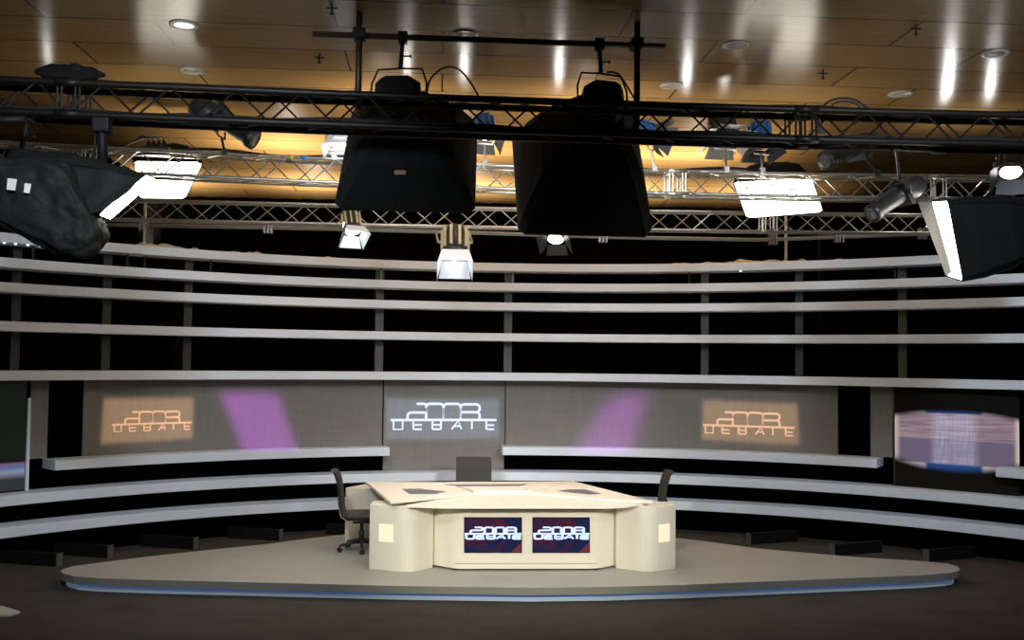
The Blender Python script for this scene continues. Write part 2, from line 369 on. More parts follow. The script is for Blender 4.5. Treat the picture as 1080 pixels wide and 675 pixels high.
def screen_mat():
    mt, N, L, B = newmat('arena picture')
    B.inputs['Base Color'].default_value = (.010, .009, .008, 1); B.inputs['Roughness'].default_value = .7; B.inputs['Specular IOR Level'].default_value = .08
    tc = N.new('ShaderNodeTexCoord'); sp = N.new('ShaderNodeSeparateXYZ'); L.new(tc.outputs['UV'], sp.inputs[0])
    def m_(op, a, b=None, c=None):
        n = N.new('ShaderNodeMath'); n.operation = op
        for i, x in enumerate((a, b, c)):
            if x is None: continue
            if isinstance(x, (int, float)): n.inputs[i].default_value = x
            else: L.new(x, n.inputs[i])
        return n.outputs[0]
    def sm(x, e0, e1):
        n = N.new('ShaderNodeMapRange'); n.interpolation_type = 'SMOOTHSTEP'; L.new(x, n.inputs['Value'])
        n.inputs['From Min'].default_value = e0; n.inputs['From Max'].default_value = e1; return n.outputs[0]
    u, v = sp.outputs['X'], sp.outputs['Y']
    uc = m_('SUBTRACT', u, .5); u2 = m_('MULTIPLY', uc, uc)
    # body of the picture: v .26 - .74
    body = m_('MULTIPLY', sm(v, .235, .255), m_('SUBTRACT', 1, sm(v, .745, .765)))
    # bulging glow above and below
    top = m_('SUBTRACT', m_('SUBTRACT', .785, m_('MULTIPLY', u2, .24)), v)
    bot = m_('SUBTRACT', v, m_('ADD', .165, m_('MULTIPLY', u2, .38)))
    lens = m_('MULTIPLY', sm(top, -.02, .05), sm(bot, -.02, .07))
    # picture colour
    nz = N.new('ShaderNodeTexNoise'); mp = N.new('ShaderNodeMapping'); mp.inputs['Scale'].default_value = (3, 42, 1)
    L.new(tc.outputs['UV'], mp.inputs[0]); L.new(mp.outputs[0], nz.inputs['Vector']); nz.inputs['Scale'].default_value = 1; nz.inputs['Detail'].default_value = 3
    nv = N.new('ShaderNodeTexNoise'); mp2 = N.new('ShaderNodeMapping'); mp2.inputs['Scale'].default_value = (70, 5, 1)
    L.new(tc.outputs['UV'], mp2.inputs[0]); L.new(mp2.outputs[0], nv.inputs['Vector']); nv.inputs['Scale'].default_value = 1; nv.inputs['Detail'].default_value = 2
    cen = m_('MULTIPLY', m_('MULTIPLY', sm(u, .28, .38), m_('SUBTRACT', 1, sm(u, .62, .72))), m_('MULTIPLY', m_('MULTIPLY', nv.outputs['Fac'], nz.outputs['Fac']), 1.3))
    edge = m_('ADD', m_('SUBTRACT', 1, sm(u, .0, .07)), sm(u, .95, 1.0))
    cr1 = N.new('ShaderNodeValToRGB'); L.new(nz.outputs['Fac'], cr1.inputs[0])
    cr1.color_ramp.elements[0].position = .3; cr1.color_ramp.elements[0].color = (.16, .10, .13, 1)
    cr1.color_ramp.elements[1].position = .7; cr1.color_ramp.elements[1].color = (.34, .25, .29, 1)
    low = N.new('ShaderNodeMix'); low.data_type = 'RGBA'; L.new(m_('SUBTRACT', 1, sm(v, .48, .50)), low.inputs['Factor'])
    L.new(cr1.outputs[0], low.inputs['A']); low.inputs['B'].default_value = (.13, .10, .16, 1)
    c2 = N.new('ShaderNodeMix'); c2.data_type = 'RGBA'; L.new(cen, c2.inputs['Factor']); L.new(low.outputs['Result'], c2.inputs['A']); c2.inputs['B'].default_value = (.55, .55, .75, 1)
    c3 = N.new('ShaderNodeMix'); c3.data_type = 'RGBA'; L.new(edge, c3.inputs['Factor']); L.new(c2.outputs['Result'], c3.inputs['A']); c3.inputs['B'].default_value = (.55, .45, .40, 1)
    # glow outside the body: white rim, blue in the middle
    midu = m_('MULTIPLY', sm(u, .25, .29), m_('SUBTRACT', 1, sm(u, .70, .74)))
    g = N.new('ShaderNodeMix'); g.data_type = 'RGBA'; L.new(midu, g.inputs['Factor']); g.inputs['A'].default_value = (.42, .38, .42, 1); g.inputs['B'].default_value = (.015, .06, .20, 1)
    o = N.new('ShaderNodeMix'); o.data_type = 'RGBA'; L.new(body, o.inputs['Factor']); L.new(g.outputs['Result'], o.inputs['A']); L.new(c3.outputs['Result'], o.inputs['B'])
    f = N.new('ShaderNodeMix'); f.data_type = 'RGBA'; L.new(lens, f.inputs['Factor']); f.inputs['A'].default_value = (0, 0, 0, 1); L.new(o.outputs['Result'], f.inputs['B'])
    L.new(f.outputs['Result'], B.inputs['Emission Color']); B.inputs['Emission Strength'].default_value = 1
    return mt
def video_screen(pxa, pxb, label, mt, py=460):
    rad = R+.30
    a0 = arc_ang(pxa, py, rad); a1 = arc_ang(pxb, py, rad); p0 = arc(a0, rad, 0); p1 = arc(a1, rad, 0)
    e = empty('video_screen', arc((a0+a1)/2, rad, .92), label, 'screen')
    t = (p1-p0).normalized(); nn = V((t.y, -t.x, 0))
    mb = MB(); mb.quad_slab([p0+V((0,0,.92)), p1+V((0,0,.92)), p1+V((0,0,2.385)), p0+V((0,0,2.385))], -nn, .05); mb.build('housing', M['black'], e)
    me = bpy.data.meshes.new('picture'); off = nn*.004
    z0, z1 = .94, 2.37
    me.from_pydata([p0+off+V((0,0,z0)), p1+off+V((0,0,z0)), p1+off+V((0,0,z1)), p0+off+V((0,0,z1))], [], [(0,1,2,3)])
    uv = me.uv_layers.new(name='UVMap')
    for i, c in enumerate([(0,0),(1,0),(1,1),(0,1)]): uv.data[i].uv = c
    me.materials.append(mt); o = bpy.data.objects.new('picture', me); COL.objects.link(o); o.parent = e; o.matrix_parent_inverse = e.matrix_basis.inverted()
    MB().quad_slab([p0+off*2+V((0,0,z0)), p0+off*2+t*.02+V((0,0,z0)), p0+off*2+t*.02+V((0,0,z1)), p0+off*2+V((0,0,z1))], -nn, .02).build('frame_edge', M['post'], e)
M['arena'] = screen_mat()
video_screen(942.5, 1075, 'large video screen showing a pink oval arena picture, right end of the set', M['arena'])
def dim_screen():
    mt, N, L, B = newmat('dim screen'); B.inputs['Base Color'].default_value = (.004, .005, .004, 1); B.inputs['Roughness'].default_value = .25
    tc = N.new('ShaderNodeTexCoord'); sp = N.new('ShaderNodeSeparateXYZ'); L.new(tc.outputs['UV'], sp.inputs[0])
    nz = N.new('ShaderNodeTexNoise'); nz.inputs['Scale'].default_value = 9; L.new(tc.outputs['UV'], nz.inputs['Vector'])
    r1 = N.new('ShaderNodeValToRGB'); L.new(sp.outputs['Y'], r1.inputs[0]); el = r1.color_ramp.elements
    el[0].position = .10; el[0].color = (.03, .035, .04, 1); el[1].position = 1; el[1].color = (.003, .006, .003, 1)
    for p_, c_ in ((.17, (.30, .34, .45, 1)), (.21, (.10, .18, .45, 1)), (.245, (.25, .12, .22, 1)), (.26, (.003, .005, .003, 1))):
        q_ = el.new(p_); q_.color = c_
    L.new(r1.outputs[0], B.inputs['Emission Color']); B.inputs['Emission Strength'].default_value = .7
    return mt
video_screen(-105, 27, 'dark video screen cut off by the left edge of the photo', dim_screen())
a = arc_ang(29, 450, RB-.05)
tag(arc_band('side_strip', M['shelf'], arc_ang(27.5, 450, RB-.1), arc_ang(30.8, 450, RB-.1), RB-.14, RB-.1, .92, 2.15), 'narrow pale upright strip beside the dark screen at far left', 'strip')

# ------------------------------------------------------------------ logo
def arcpts(cx, cy, r, a0, a1, n=5): return [(cx+r*cos(radians(a0+(a1-a0)*k/n)), cy+r*sin(radians(a0+(a1-a0)*k/n))) for k in range(n+1)]
def g(x, y): return (x, 215-y)
def rl(pts, r=22):
    out = [pts[0]]
    for i in range(1, len(pts)-1):
        p = V(pts[i]); a_ = V(pts[i-1]); b_ = V(pts[i+1]); rr = min(r, (a_-p).length*.48, (b_-p).length*.48)
        p0 = p+(a_-p).normalized()*rr; p1 = p+(b_-p).normalized()*rr
        for k in range(5):
            t = k/4; q = p0*(1-t)**2+p*2*t*(1-t)+p1*t*t; out.append((q.x, q.y))
    out.append(pts[-1]); return out
LOGO = [([g(92,215), g(952,215)], 9),
 (rl([g(300,85), g(378,85), g(378,155)]), 9), (rl([g(378,155), g(228,155), g(228,215)], 32), 9),
 (rl([g(378,215), g(378,85), g(518,85), g(518,215)], 32), 9), (rl([g(518,215), g(518,85), g(658,85), g(658,215)], 32), 9),
 (rl([g(658,215), g(658,88), g(814,88), g(814,152), g(660,152)], 32), 9), (rl([g(700,152), g(814,152), g(814,215)], 32), 9),
 ([g(115,215), g(115,290), g(188,290), g(188,215)], 6.5), (rl([g(275,215), g(275,290), g(345,290)], 14), 6.5), ([g(275,255), g(345,255)], 6.5),
 (rl([g(430,215), g(430,290), g(500,290), g(500,255), g(430,255)], 12), 6.5), ([g(500,255), g(500,215)], 6.5),
 ([g(588,290), g(640,222), g(668,290)], 6.5), ([g(606,265), g(658,265)], 6.5), ([g(752,215), g(752,290)], 6.5),
 (rl([g(870,215), g(870,290), g(935,290)], 12), 6.5), ([g(870,257), g(935,257)], 6.5)]
def logo_mesh(mb, fn, strokes=LOGO, wscale=1.0):
    # fn(u, v, layer) -> 3-D point; layer 0 back, 1 front
    for pts, hw in strokes:
        pts = [V(p) for p in pts]; hw *= wscale*1.12; Lf = []; Rt = []
        q = []
        for p in pts:
            if not q or (p-q[-1]).length > .5: q.append(p)
        # subdivide long runs so that they bend with the panel
        pp = [q[0]]
        for i in range(1, len(q)):
            k = max(1, int((q[i]-q[i-1]).length/80))
            for j in range(1, k+1): pp.append(q[i-1]+(q[i]-q[i-1])*j/k)
        for i, p in enumerate(pp):
            t = (pp[min(i+1, len(pp)-1)]-pp[max(i-1, 0)]).normalized(); n = V((-t.y, t.x))
            Lf.append(p+n*hw); Rt.append(p-n*hw)
        loops = []
        for l, r_ in zip(Lf, Rt): loops.append([fn(l.x, l.y, 0), fn(r_.x, r_.y, 0), fn(r_.x, r_.y, 1), fn(l.x, l.y, 1)])
        mb.loft(loops)
def wall_logo(px0, px1, py0, py1, mt, label):
    # the line runs from (px0,py0) to (px1,py1)
    rad = RB-.03
    a0 = arc_ang(px0, py0, rad); a1 = arc_ang(px1, py1, rad)
    P = on_y(px0, py0, arc(a0, rad).y); Q = on_y(px1, py1, arc(a1, rad).y); zl = (P.z+Q.z)/2
    s = (a1-a0)/860
    mb = MB()
    logo_mesh(mb, lambda u, v, l: arc(a0+(u-92)*s, rad-.002-.012*l, zl+v*s*rad))
    return tag(mb.build('logo_lettering', mt), label, 'sign')
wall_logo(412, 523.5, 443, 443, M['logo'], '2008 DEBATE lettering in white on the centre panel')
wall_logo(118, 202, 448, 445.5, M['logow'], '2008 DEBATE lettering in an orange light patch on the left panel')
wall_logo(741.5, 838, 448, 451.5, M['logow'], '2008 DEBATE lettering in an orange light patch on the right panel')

# ------------------------------------------------------------------ platform
PZ = .17
ppx = [(63.5,602.4),(67,605),(78,607.8),(104,609.8),(155,611.5),(280,614.5),(420,618),(560,620),(640,619),(720,616.8),(800,613.6),(900,609.6),(970,606.8),(1000,604.5),(1010,602.6),(1012.6,600.6),(1010,597.5),(1000,594.5),(968,591.5),(904,587.6),(800,578.6)]
front = [on_z(a_, b_, PZ) for a_, b_ in ppx]
backp = [on_z(a_, b_, PZ) for a_, b_ in [(280,574),(220,580),(155,587),(104,593.5),(78,597),(67,600)]]
mid = []
pa, pb = front[-1], backp[0]
for k in range(1, 12):
    t = k/12; c = V(((pa.x+pb.x)/2, 17.0, PZ)); q = pa*(1-t)**2+c*2*t*(1-t)+pb*t*t; mid.append(q)
outline = [(p.x, p.y) for p in front+mid+backp]
pc = V((1.0, 13.0))
def inset(pts, d):
    out = []; n = len(pts)
    for i in range(n):
        a_, b_ = V(pts[i-1]), V(pts[(i+1) % n]); t = (b_-a_).normalized(); nn = V((-t.y, t.x)); out.append(tuple(V(pts[i])+nn*d))
    return out
plat = empty('stage_platform', (1, 13, 0), 'low pointed oval platform with pale top and blue lit edge, under the desk', 'platform')
MB().prism(outline, .085, PZ, mi_side=1, mi_top=0).build('deck', [M['plat_top'], M['plat_edge']], plat)
ins = inset(outline, .07)
MB().prism(ins, 0, .045).build('plinth', M['plinth'], plat)
MB().prism(inset(outline, .075), .045, .085).build('light_strip', M['ledblue'], plat)

# ------------------------------------------------------------------ desk
def xy(px, py, z): p = on_z(px, py, z); return (p.x, p.y)
desk = empty('debate_desk', (1.0, 13.3, PZ), 'large cream desk with angular top and two monitors, on the platform', 'desk')
DH = .955
def pod(ptsx, rr, name, top=DH):
    return MB().prism(rounded(ptsx, rr), PZ, top).build(name, M['cream'], desk, bevel=.008)
# left pod
l0 = xy(389, 600.5, PZ); l1 = xy(433, 604.5, PZ); l2 = xy(456.5, 599, PZ)
pod([l0, l1, l2, (l2[0], l2[1]+.30), (l0[0]+.02, l0[1]+.28)], [.01, .16, .01, .01, .01], 'corner_pod')
r_0 = xy(649.5, 599.5, PZ); r1 = xy(685, 604, PZ); r2 = xy(712.5, 600, PZ)
pod([r_0, r1, r2, (r2[0]-.02, r2[1]+.28), (r_0[0], r_0[1]+.30)], [.01, .16, .01, .01, .01], 'corner_pod')
c0 = xy(456, 597.5, PZ); c1 = xy(480, 602, PZ); c2 = xy(630, 601.8, PZ); c3 = xy(650, 597.5, PZ)
MB().prism(rounded([c0, c1, c2, c3, (c3[0], c3[1]+.55), (c0[0], c0[1]+.55)], [.01, .12, .12, .01, .01, .01]), PZ+.02, .90).build('front_block', M['cream'], desk, bevel=.006)
MB().prism([(c0[0]+.1, c0[1]+.05), (c1[0], c1[1]+.05), (c2[0], c2[1]+.05), (c3[0]-.1, c3[1]+.05), (c3[0]-.1, c3[1]+.5), (c0[0]+.1, c0[1]+.5)], PZ, PZ+.02).build('plinth', M['black'], desk)
# rear left pod and centre pedestal
q0 = xy(363.5, 572.5, PZ)
MB().prism([(q0[0], q0[1]), (q0[0]+.55, q0[1]-.25), (q0[0]+.95, q0[1]+.35), (q0[0]+.35, q0[1]+.6)], PZ, .93).build('corner_pod', M['cream'], desk, bevel=.006)
MB().prism([(.35, 13.1), (1.75, 13.1), (1.5, 14.3), (.5, 14.3)], PZ, .94).build('pedestal', M['cream'], desk)
# desk top leaves
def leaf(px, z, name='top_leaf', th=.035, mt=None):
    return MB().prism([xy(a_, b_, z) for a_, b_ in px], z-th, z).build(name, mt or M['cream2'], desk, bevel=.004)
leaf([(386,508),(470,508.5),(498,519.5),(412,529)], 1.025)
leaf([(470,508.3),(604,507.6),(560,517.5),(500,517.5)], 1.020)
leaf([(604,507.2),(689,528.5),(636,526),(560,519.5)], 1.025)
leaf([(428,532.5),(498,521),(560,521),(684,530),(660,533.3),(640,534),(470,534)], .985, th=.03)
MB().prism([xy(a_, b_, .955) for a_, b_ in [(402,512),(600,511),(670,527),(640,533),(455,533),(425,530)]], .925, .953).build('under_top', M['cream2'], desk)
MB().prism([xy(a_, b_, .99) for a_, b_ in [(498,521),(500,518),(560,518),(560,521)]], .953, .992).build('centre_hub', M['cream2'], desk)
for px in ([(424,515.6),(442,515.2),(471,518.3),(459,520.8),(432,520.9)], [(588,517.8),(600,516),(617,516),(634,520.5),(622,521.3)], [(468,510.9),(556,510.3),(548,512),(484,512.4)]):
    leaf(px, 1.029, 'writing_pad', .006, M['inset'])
# pod windows
def face_quad(px0, px1, py0, py1, A, Bp):
    # rectangle on the vertical plane through plan points A,B
    A = V((*A, 0)); Bp = V((*Bp, 0)); t = (Bp-A).normalized(); nn = V((t.y, -t.x, 0))
    def hit(px, py):
        d = ray(px, py); k = (A-CAM).dot(nn)/d.dot(nn); return CAM+d*k
    p = [hit(px0, py1), hit(px1, py1), hit(px1, py0), hit(px0, py0)]
    z0 = (p[0].z+p[1].z)/2; z1 = (p[2].z+p[3].z)/2
    for q in p[:2]: q.z = z0
    for q in p[2:]: q.z = z1
    return p, nn, t
for (a_, b_, c_, d_, A, Bp) in [(400, 414.5, 553, 571.5, l0, l1), (695, 706, 553, 571.5, r1, r2)]:
    q, nn, t = face_quad(a_, b_, c_, d_, A, Bp)
    o = MB().quad_slab([p+nn*.008 for p in q], -nn, .012).build('lit_window', M['window'], desk); o['label'] = 'glowing square window'
# front fascia with the monitors
q, nn, t = face_quad(480, 630, 540, 594.5, c1, c2)
mb = MB(); w = .006
def rim(mb, q, w, dpt):
    z0, z1 = q[0].z, q[2].z; up = V((0, 0, 1)); tt = (q[1]-q[0]).normalized()
    for a_, b_, dirv in ((q[0], q[1], up), (q[3], q[2], -up), (q[0], q[3], tt), (q[1], q[2], -tt)):
        mb.quad_slab([a_+nn*.001, b_+nn*.001, b_+dirv*w+nn*.001, a_+dirv*w+nn*.001], nn, dpt)
mb.quad_slab([q[0]+nn*.001, q[1]+nn*.001, q[1]+V((0,0,w))+nn*.001, q[0]+V((0,0,w))+nn*.001], nn, .003)
mb.build('fascia_groove', M['plat_edge'], desk)
for k, (a_, b_) in enumerate([(489.5, 550.5), (561.5, 622)]):
    q, nn, t = face_quad(a_, b_, 545.5, 583, c1, c2); W = (q[1]-q[0]).length; H = q[3].z-q[0].z; O = q[0]+nn*.001
    mon = MB().quad_slab([p+nn*.0005 for p in q], nn, .010).build('monitor', M['black'], desk)
    def sp(u, v, l=0): return O+t*(u*W)+V((0, 0, v*H))+nn*(.0115+.002*l)
    def poly(pts, mt, nm, l):
        mb = MB(); mb.loft([[sp(u, v, l) for u, v in pts], [sp(u, v, l)+nn*.001 for u, v in pts]]); return mb.build(nm, mt, mon)
    mb = MB()
    def addp(pts, l, mi):
        f = [mb.bm.verts.new(sp(u, v, l)) for u, v in pts]; fc = mb.bm.faces.new(f); fc.material_index = mi
    addp([(.01,.01),(.99,.01),(.99,.99),(.01,.99)], 0, 0)
    addp([(.01,.2),(.45,.01),(.6,.01),(.99,.5),(.6,.99),(.01,.99)], .3, 2)
    addp([(.01,.55),(.62,.97),(.92,.62),(.5,.5),(.2,.3),(.01,.3)], .6, 1)
    addp([(.38,.3),(.95,.62),(.97,.35),(.55,.01),(.45,.01)], .8, 0)
    addp([(.45,.01),(.57,.01),(.74,.33),(.62,.33)], 1.0, 2)
    addp([(.80,.01),(.99,.01),(.99,.30)], 1.0, 3)
    mb.build('screen_picture', [M['scr_navy'], M['scr_red'], M['scr_dark'], M['scr_rose']], mon)
    # lettering: squat and wide
    ST = [([(0,0),(860,0)], 17)]
    def dg(x): return x
    x0 = 80
    ST += [(rl([(150,150),(265,150),(265,82),(90,82),(90,10)], 30), 17)]
    ST += [(rl([(300,10),(300,150),(430,150),(430,10)], 34), 17), (rl([(465,10),(465,150),(595,150),(595,10)], 34), 17),
           (rl([(630,10),(630,150),(770,150),(770,10)], 34), 17), ([(630,80),(770,80)], 14)]
    ST += [(rl([(25,-10),(25,-120),(140,-120),(150,-10)], 30), 17), (rl([(290,-45),(190,-45),(180,-120),(300,-120)], 20), 17), ([(190,-80),(290,-80)], 12),
           (rl([(340,-10),(340,-120),(450,-120),(450,-10)], 26), 17), ([(340,-65),(450,-65)], 12),
           ([(480,-120),(560,-20),(610,-120)], 17), ([(510,-85),(600,-85)], 12), ([(670,-10),(670,-120)], 17),
           (rl([(850,-45),(735,-45),(730,-120),(850,-120)], 20), 17), ([(735,-82),(850,-82)], 12)]
    mb = MB(); logo_mesh(mb, lambda u, v, l: sp(.005+u/860*.985, .54+v/860*1.02, 1.2+l), ST); mb.build('screen_lettering', M['scr_txt'], mon)

# ------------------------------------------------------------------ chairs
def chair(loc, rot, label):
    root = empty('office_chair', loc, label, 'chair', None); root.rotation_euler = (0, 0, rot)
    X = Matrix.Translation(loc) @ Matrix.Rotation(rot, 4, 'Z')    # local: facing +x
    bpy.context.view_layer.update()
    def B(mb, n, mt, bevel=0, par=None):
        o = mb.build(n, mt, None, bevel=bevel); o.parent = par or root; o.matrix_parent_inverse = Matrix.Identity(4) if par else X.inverted(); return o
    # seat
    def rr(cx, w, d, z, f=1): return [V((cx+d/2*sx, w/2*sy, z)) for sx, sy in ((-.8,-1),(.8,-1),(1,-.8),(1,.8),(.8,1),(-.8,1),(-1,.8),(-1,-.8))]
    mb = MB(); mb.loft([rr(.02,.40,.40,.43), rr(.02,.47,.48,.445), rr(.02,.49,.50,.47), rr(.02,.47,.48,.50), rr(.02,.38,.40,.515)], X, True); B(mb, 'seat', M['chairf'])
    # backrest: curved slab with rolled top edge
    prof = [(-.20,.47),(-.225,.56),(-.235,.66),(-.245,.78),(-.265,.90),(-.295,1.00),(-.325,1.055),(-.345,1.06)]
    loops = []
    for j in range(9):
        y = (j/8-.5); w = y*.54; bow = .05*(1-4*y*y)
        loops.append([V((x-bow, w*(1-.0*k), z)) for k, (x, z) in enumerate(prof)]+[V((x-bow-.028, w, z+.004)) for x, z in prof[::-1]])
    mb = MB(); mb.loft(loops, X, True); B(mb, 'backrest', M['chairf'], .004)
    mb = MB()
    for s in (-1, 1):
        mb.tube([(.02, s*.13, .42), (-.18, s*.13, .41), (-.27, s*.13, .47), (-.30, s*.13, .62), (-.31, s*.13, .70)], .013, 8, mtx=X)
    mb.tube([(-.275, -.13, .5), (-.275, .13, .5)], .012, 8, mtx=X); B(mb, 'back_bracket', M['chrome'])
    mb = MB(); mb.box(-.12, .14, -.10, .10, .37, .43, X); mb.tube([(.05, .1, .40), (.07, .26, .39)], .008, mtx=X); B(mb, 'tilt_mechanism', M['chairm'], .01)
    mb = MB(); mb.lathe([(.032, .10), (.032, .26), (.022, .265), (.022, .38)], 16, X); B(mb, 'gas_column', M['chairm'])
    for k in range(5):
        an = radians(200+72*k); d = V((cos(an), sin(an), 0))
        mb = MB(); mb.tube([V((0, 0, .125)), d*.14+V((0, 0, .115)), d*.30+V((0, 0, .085))], [.032, .024, .015], 8, mtx=X)
        leg = B(mb, 'base_leg', M['chairm'])
        mb = MB(); c = d*.30; pr = V((-d.y, d.x, 0))
        for s in (-1, 1): mb.tube([c+pr*s*.008+V((0, 0, .030)), c+pr*s*.030+V((0, 0, .030))], .030, 12, mtx=X)
        mb.tube([c+V((0, 0, .09)), c+V((0, 0, .03))], .012, 8, mtx=X)
        B(mb, 'caster', M['chairm'], 0, leg)
    return root
pL = on_z(381, 580.5, PZ); chair((pL.x, pL.y, PZ), radians(4), 'dark grey swivel chair at the left side of the desk')
pb = on_y(500, 487, 15.15); chair((pb.x, 14.95, PZ), radians(-90), 'dark grey swivel chair behind the desk, only its backrest showing')
pr_ = on_y(700, 497, 13.5); chair((pr_.x-.30, 13.45, PZ), radians(174), 'dark grey swivel chair at the right side of the desk, mostly hidden')

# ------------------------------------------------------------------ trusses
def truss(name, Y, z0, z1, xa, xb, dz, size, mt, rc, rb, pitch, label, depth=None, phase=0.0, verts=()):
    # horizontal box truss along x with a small height drift
    depth = depth or size
    e = empty(name, ((xa+xb)/2, Y, (z0+z1)/2), label, 'truss', None)
    def zz(x): return dz(x)
    n = 14
    for dy in (0, depth):
        for t in (0, 1):
            mb = MB(); mb.tube([(xa+(xb-xa)*k/n, Y+dy, zz(xa+(xb-xa)*k/n)+(size if t else 0)) for k in range(n+1)], rc, 10); mb.build('chord', mt, e)
    def zig(A, Bf, ph, nm):
        mb = MB(); x = xa+ph*pitch; k = 0; pts = []
        while x < xb:
            pts.append(A(x) if k % 2 == 0 else Bf(x)); x += pitch; k += 1
        for i in range(len(pts)-1): mb.tube([pts[i], pts[i+1]], rb, 6)
        mb.build(nm, mt, e)
    zig(lambda x: (x, Y, zz(x)), lambda x: (x, Y, zz(x)+size), phase, 'lattice')
    zig(lambda x: (x, Y+depth, zz(x)+size), lambda x: (x, Y+depth, zz(x)), phase+.12, 'lattice')
    zig(lambda x: (x, Y, zz(x)), lambda x: (x, Y+depth, zz(x)), phase, 'lattice')
    zig(lambda x: (x, Y, zz(x)+size), lambda x: (x, Y+depth, zz(x)+size), phase+.5, 'lattice')
    for vx in (xa+.4, xb-.4):
        if name != 'front_truss': MB().tube([(vx, Y+depth/2, zz(vx)+size), (vx, Y+depth/2, CZ)], .03, 8).build('hanging_pole', mt, e)
    for vx in verts:
        mb = MB()
        for dx in (-.10, -.06, .06, .10):
            mb.tube([(vx+dx, Y, zz(vx)), (vx+dx, Y, zz(vx)+size)], rb*1.1, 6)
        for zt_ in (0, size): mb.tube([(vx-.12, Y, zz(vx)+zt_), (vx+.12, Y, zz(vx)+zt_)], rc*1.2, 10)
        mb.build('coupling', mt, e)
        mb = MB()
        for dx in (-.10, -.06, .06, .10): mb.tube([(vx+dx, Y+depth, zz(vx)), (vx+dx, Y+depth, zz(vx)+size)], rb*1.1, 6)
        for zt_ in (0, size): mb.tube([(vx-.12, Y+depth, zz(vx)+zt_), (vx+.12, Y+depth, zz(vx)+zt_)], rc*1.2, 10)
        mb.build('coupling', mt, e)
    return e
def lin(x0, z0, x1, z1): return lambda x: z0+(z1-z0)*(x-x0)/(x1-x0)
def xa_(px, py, Y): return on_y(px, py, Y)
YF, YM, YR = 9.3, 12.0, 13.6
fa = on_y(0, 117, YF); fb = on_y(1080, 152.5, YF); fm = on_y(540, 138, YF)
def fz(x):
    # slight sag measured on the photo
    t = (x-fa.x)/(fb.x-fa.x); return fa.z*(1-t)+fb.z*t + (fm.z-(fa.z+fb.z)/2)*4*t*(1-t)
zF = lambda px: fz(on_y(px, 130, YF).x)
truss('front_truss', YF, fz(0), fz(0)+.29, -7.0, 9.0, fz, .29, M['blackmetal'], .034, .010, .30, 'nearest black box truss, running in front of the two black softboxes', verts=[on_y(72, 100, YF).x, on_y(850, 130, YF).x])
ma = on_y(130, 182, YM); mbp = on_y(1080, 210, YM); mm_ = on_y(690, 203.5, YM)
def mz(x):
    t = (x-ma.x)/(mbp.x-ma.x); b = (mm_.z-(ma.z+(mbp.z-ma.z)*(mm_.x-ma.x)/(mbp.x-ma.x)))/(.6*.4*4)
    t = max(-.4, min(1.3, t)); return ma.z*(1-t)+mbp.z*t + b*4*t*(1-t)
truss('middle_truss', YM, 0, 0, -8.5, 10.5, mz, .28, M['alu'], .021, .009, .29, 'middle aluminium box truss carrying the blue lamps', verts=[on_y(95, 170, YM).x, on_y(715, 190, YM).x, on_y(990, 195, YM).x])
ra = on_y(132, 231, YR); rb_ = on_y(968, 245.5, YR); rm = on_y(500, 239, YR)
def rz(x):
    t = (x-ra.x)/(rb_.x-ra.x); t = max(-.3, min(1.3, t)); return ra.z*(1-t)+rb_.z*t + (rm.z-(ra.z*.55+rb_.z*.45))*4*t*(1-t)
truss('rear_truss', YR, 0, 0, -8.5, 10.5, rz, .26, M['alu'], .018, .008, .30, 'furthest aluminium box truss, just above the shelves', depth=.16, verts=[on_y(812, 235, YR).x])
# curtain rail behind the rear truss
mb = MB(); P = [on_y(a_, b_, 14.6) for a_, b_ in ((60, 236), (280, 240), (350, 241.5), (500, 245.5), (640, 250), (800, 253), (968, 247), (1060, 244))]
e = empty('curtain_rail', P[2], 'thin grey pipe rail running below the furthest truss', 'rail')
mb.tube(P, .028, 8); mb.build('pipe', M['rail'], e)
for px in (152, 283, 636, 815, 885, 973):
    p = on_y(px, 246 if px > 600 else 240, 14.6); p2 = V((p.x, p.y, 0)); a0 = P[0]
    # height on the rail
    for i in range(len(P)-1):
        if P[i].x <= p.x <= P[i+1].x or i == len(P)-2:
            t = (p.x-P[i].x)/(P[i+1].x-P[i].x); zc = P[i].z*(1-t)+P[i+1].z*t; break
    mb = MB()
    for dx in (-.05, 0, .05): mb.box(p.x+dx-.012, p.x+dx+.012, p.y-.04, p.y+.04, zc-.08, zc+.09)
    mb.build('clamp', M['alu'], e)

# crossbar and poles
b0, b1 = on_y(330, 36, 9.75), on_y(701, 49, 9.75)
def barz(x): return b0.z+(b1.z-b0.z)*(x-b0.x)/(b1.x-b0.x)
tag(MB().tube([b0, b1], .030, 12).build('crossbar_pipe', M['brown']), 'dark brown horizontal pipe above the front truss that holds two softboxes', 'pipe')
for i, px in enumerate((378.5, 672)):
    p = on_y(px, 60, 9.68); zt = fz(p.x)
    e = empty('ceiling_pole', (p.x, p.y, CZ), ['dark vertical pole from ceiling to truss, left of the left black softbox', 'dark vertical pole from ceiling to truss, right of the right black softbox'][i], 'pole', 'poles holding up the front truss')
    MB().tube([(p.x, p.y, zt+.1), (p.x, p.y, CZ)], .032, 12).build('pole', M['brown'], e)
    MB().box(p.x-.06, p.x+.06, p.y-.05, p.y+.12, barz(p.x)-.05, barz(p.x)+.05).build('clamp', M['black'], e, bevel=.01)

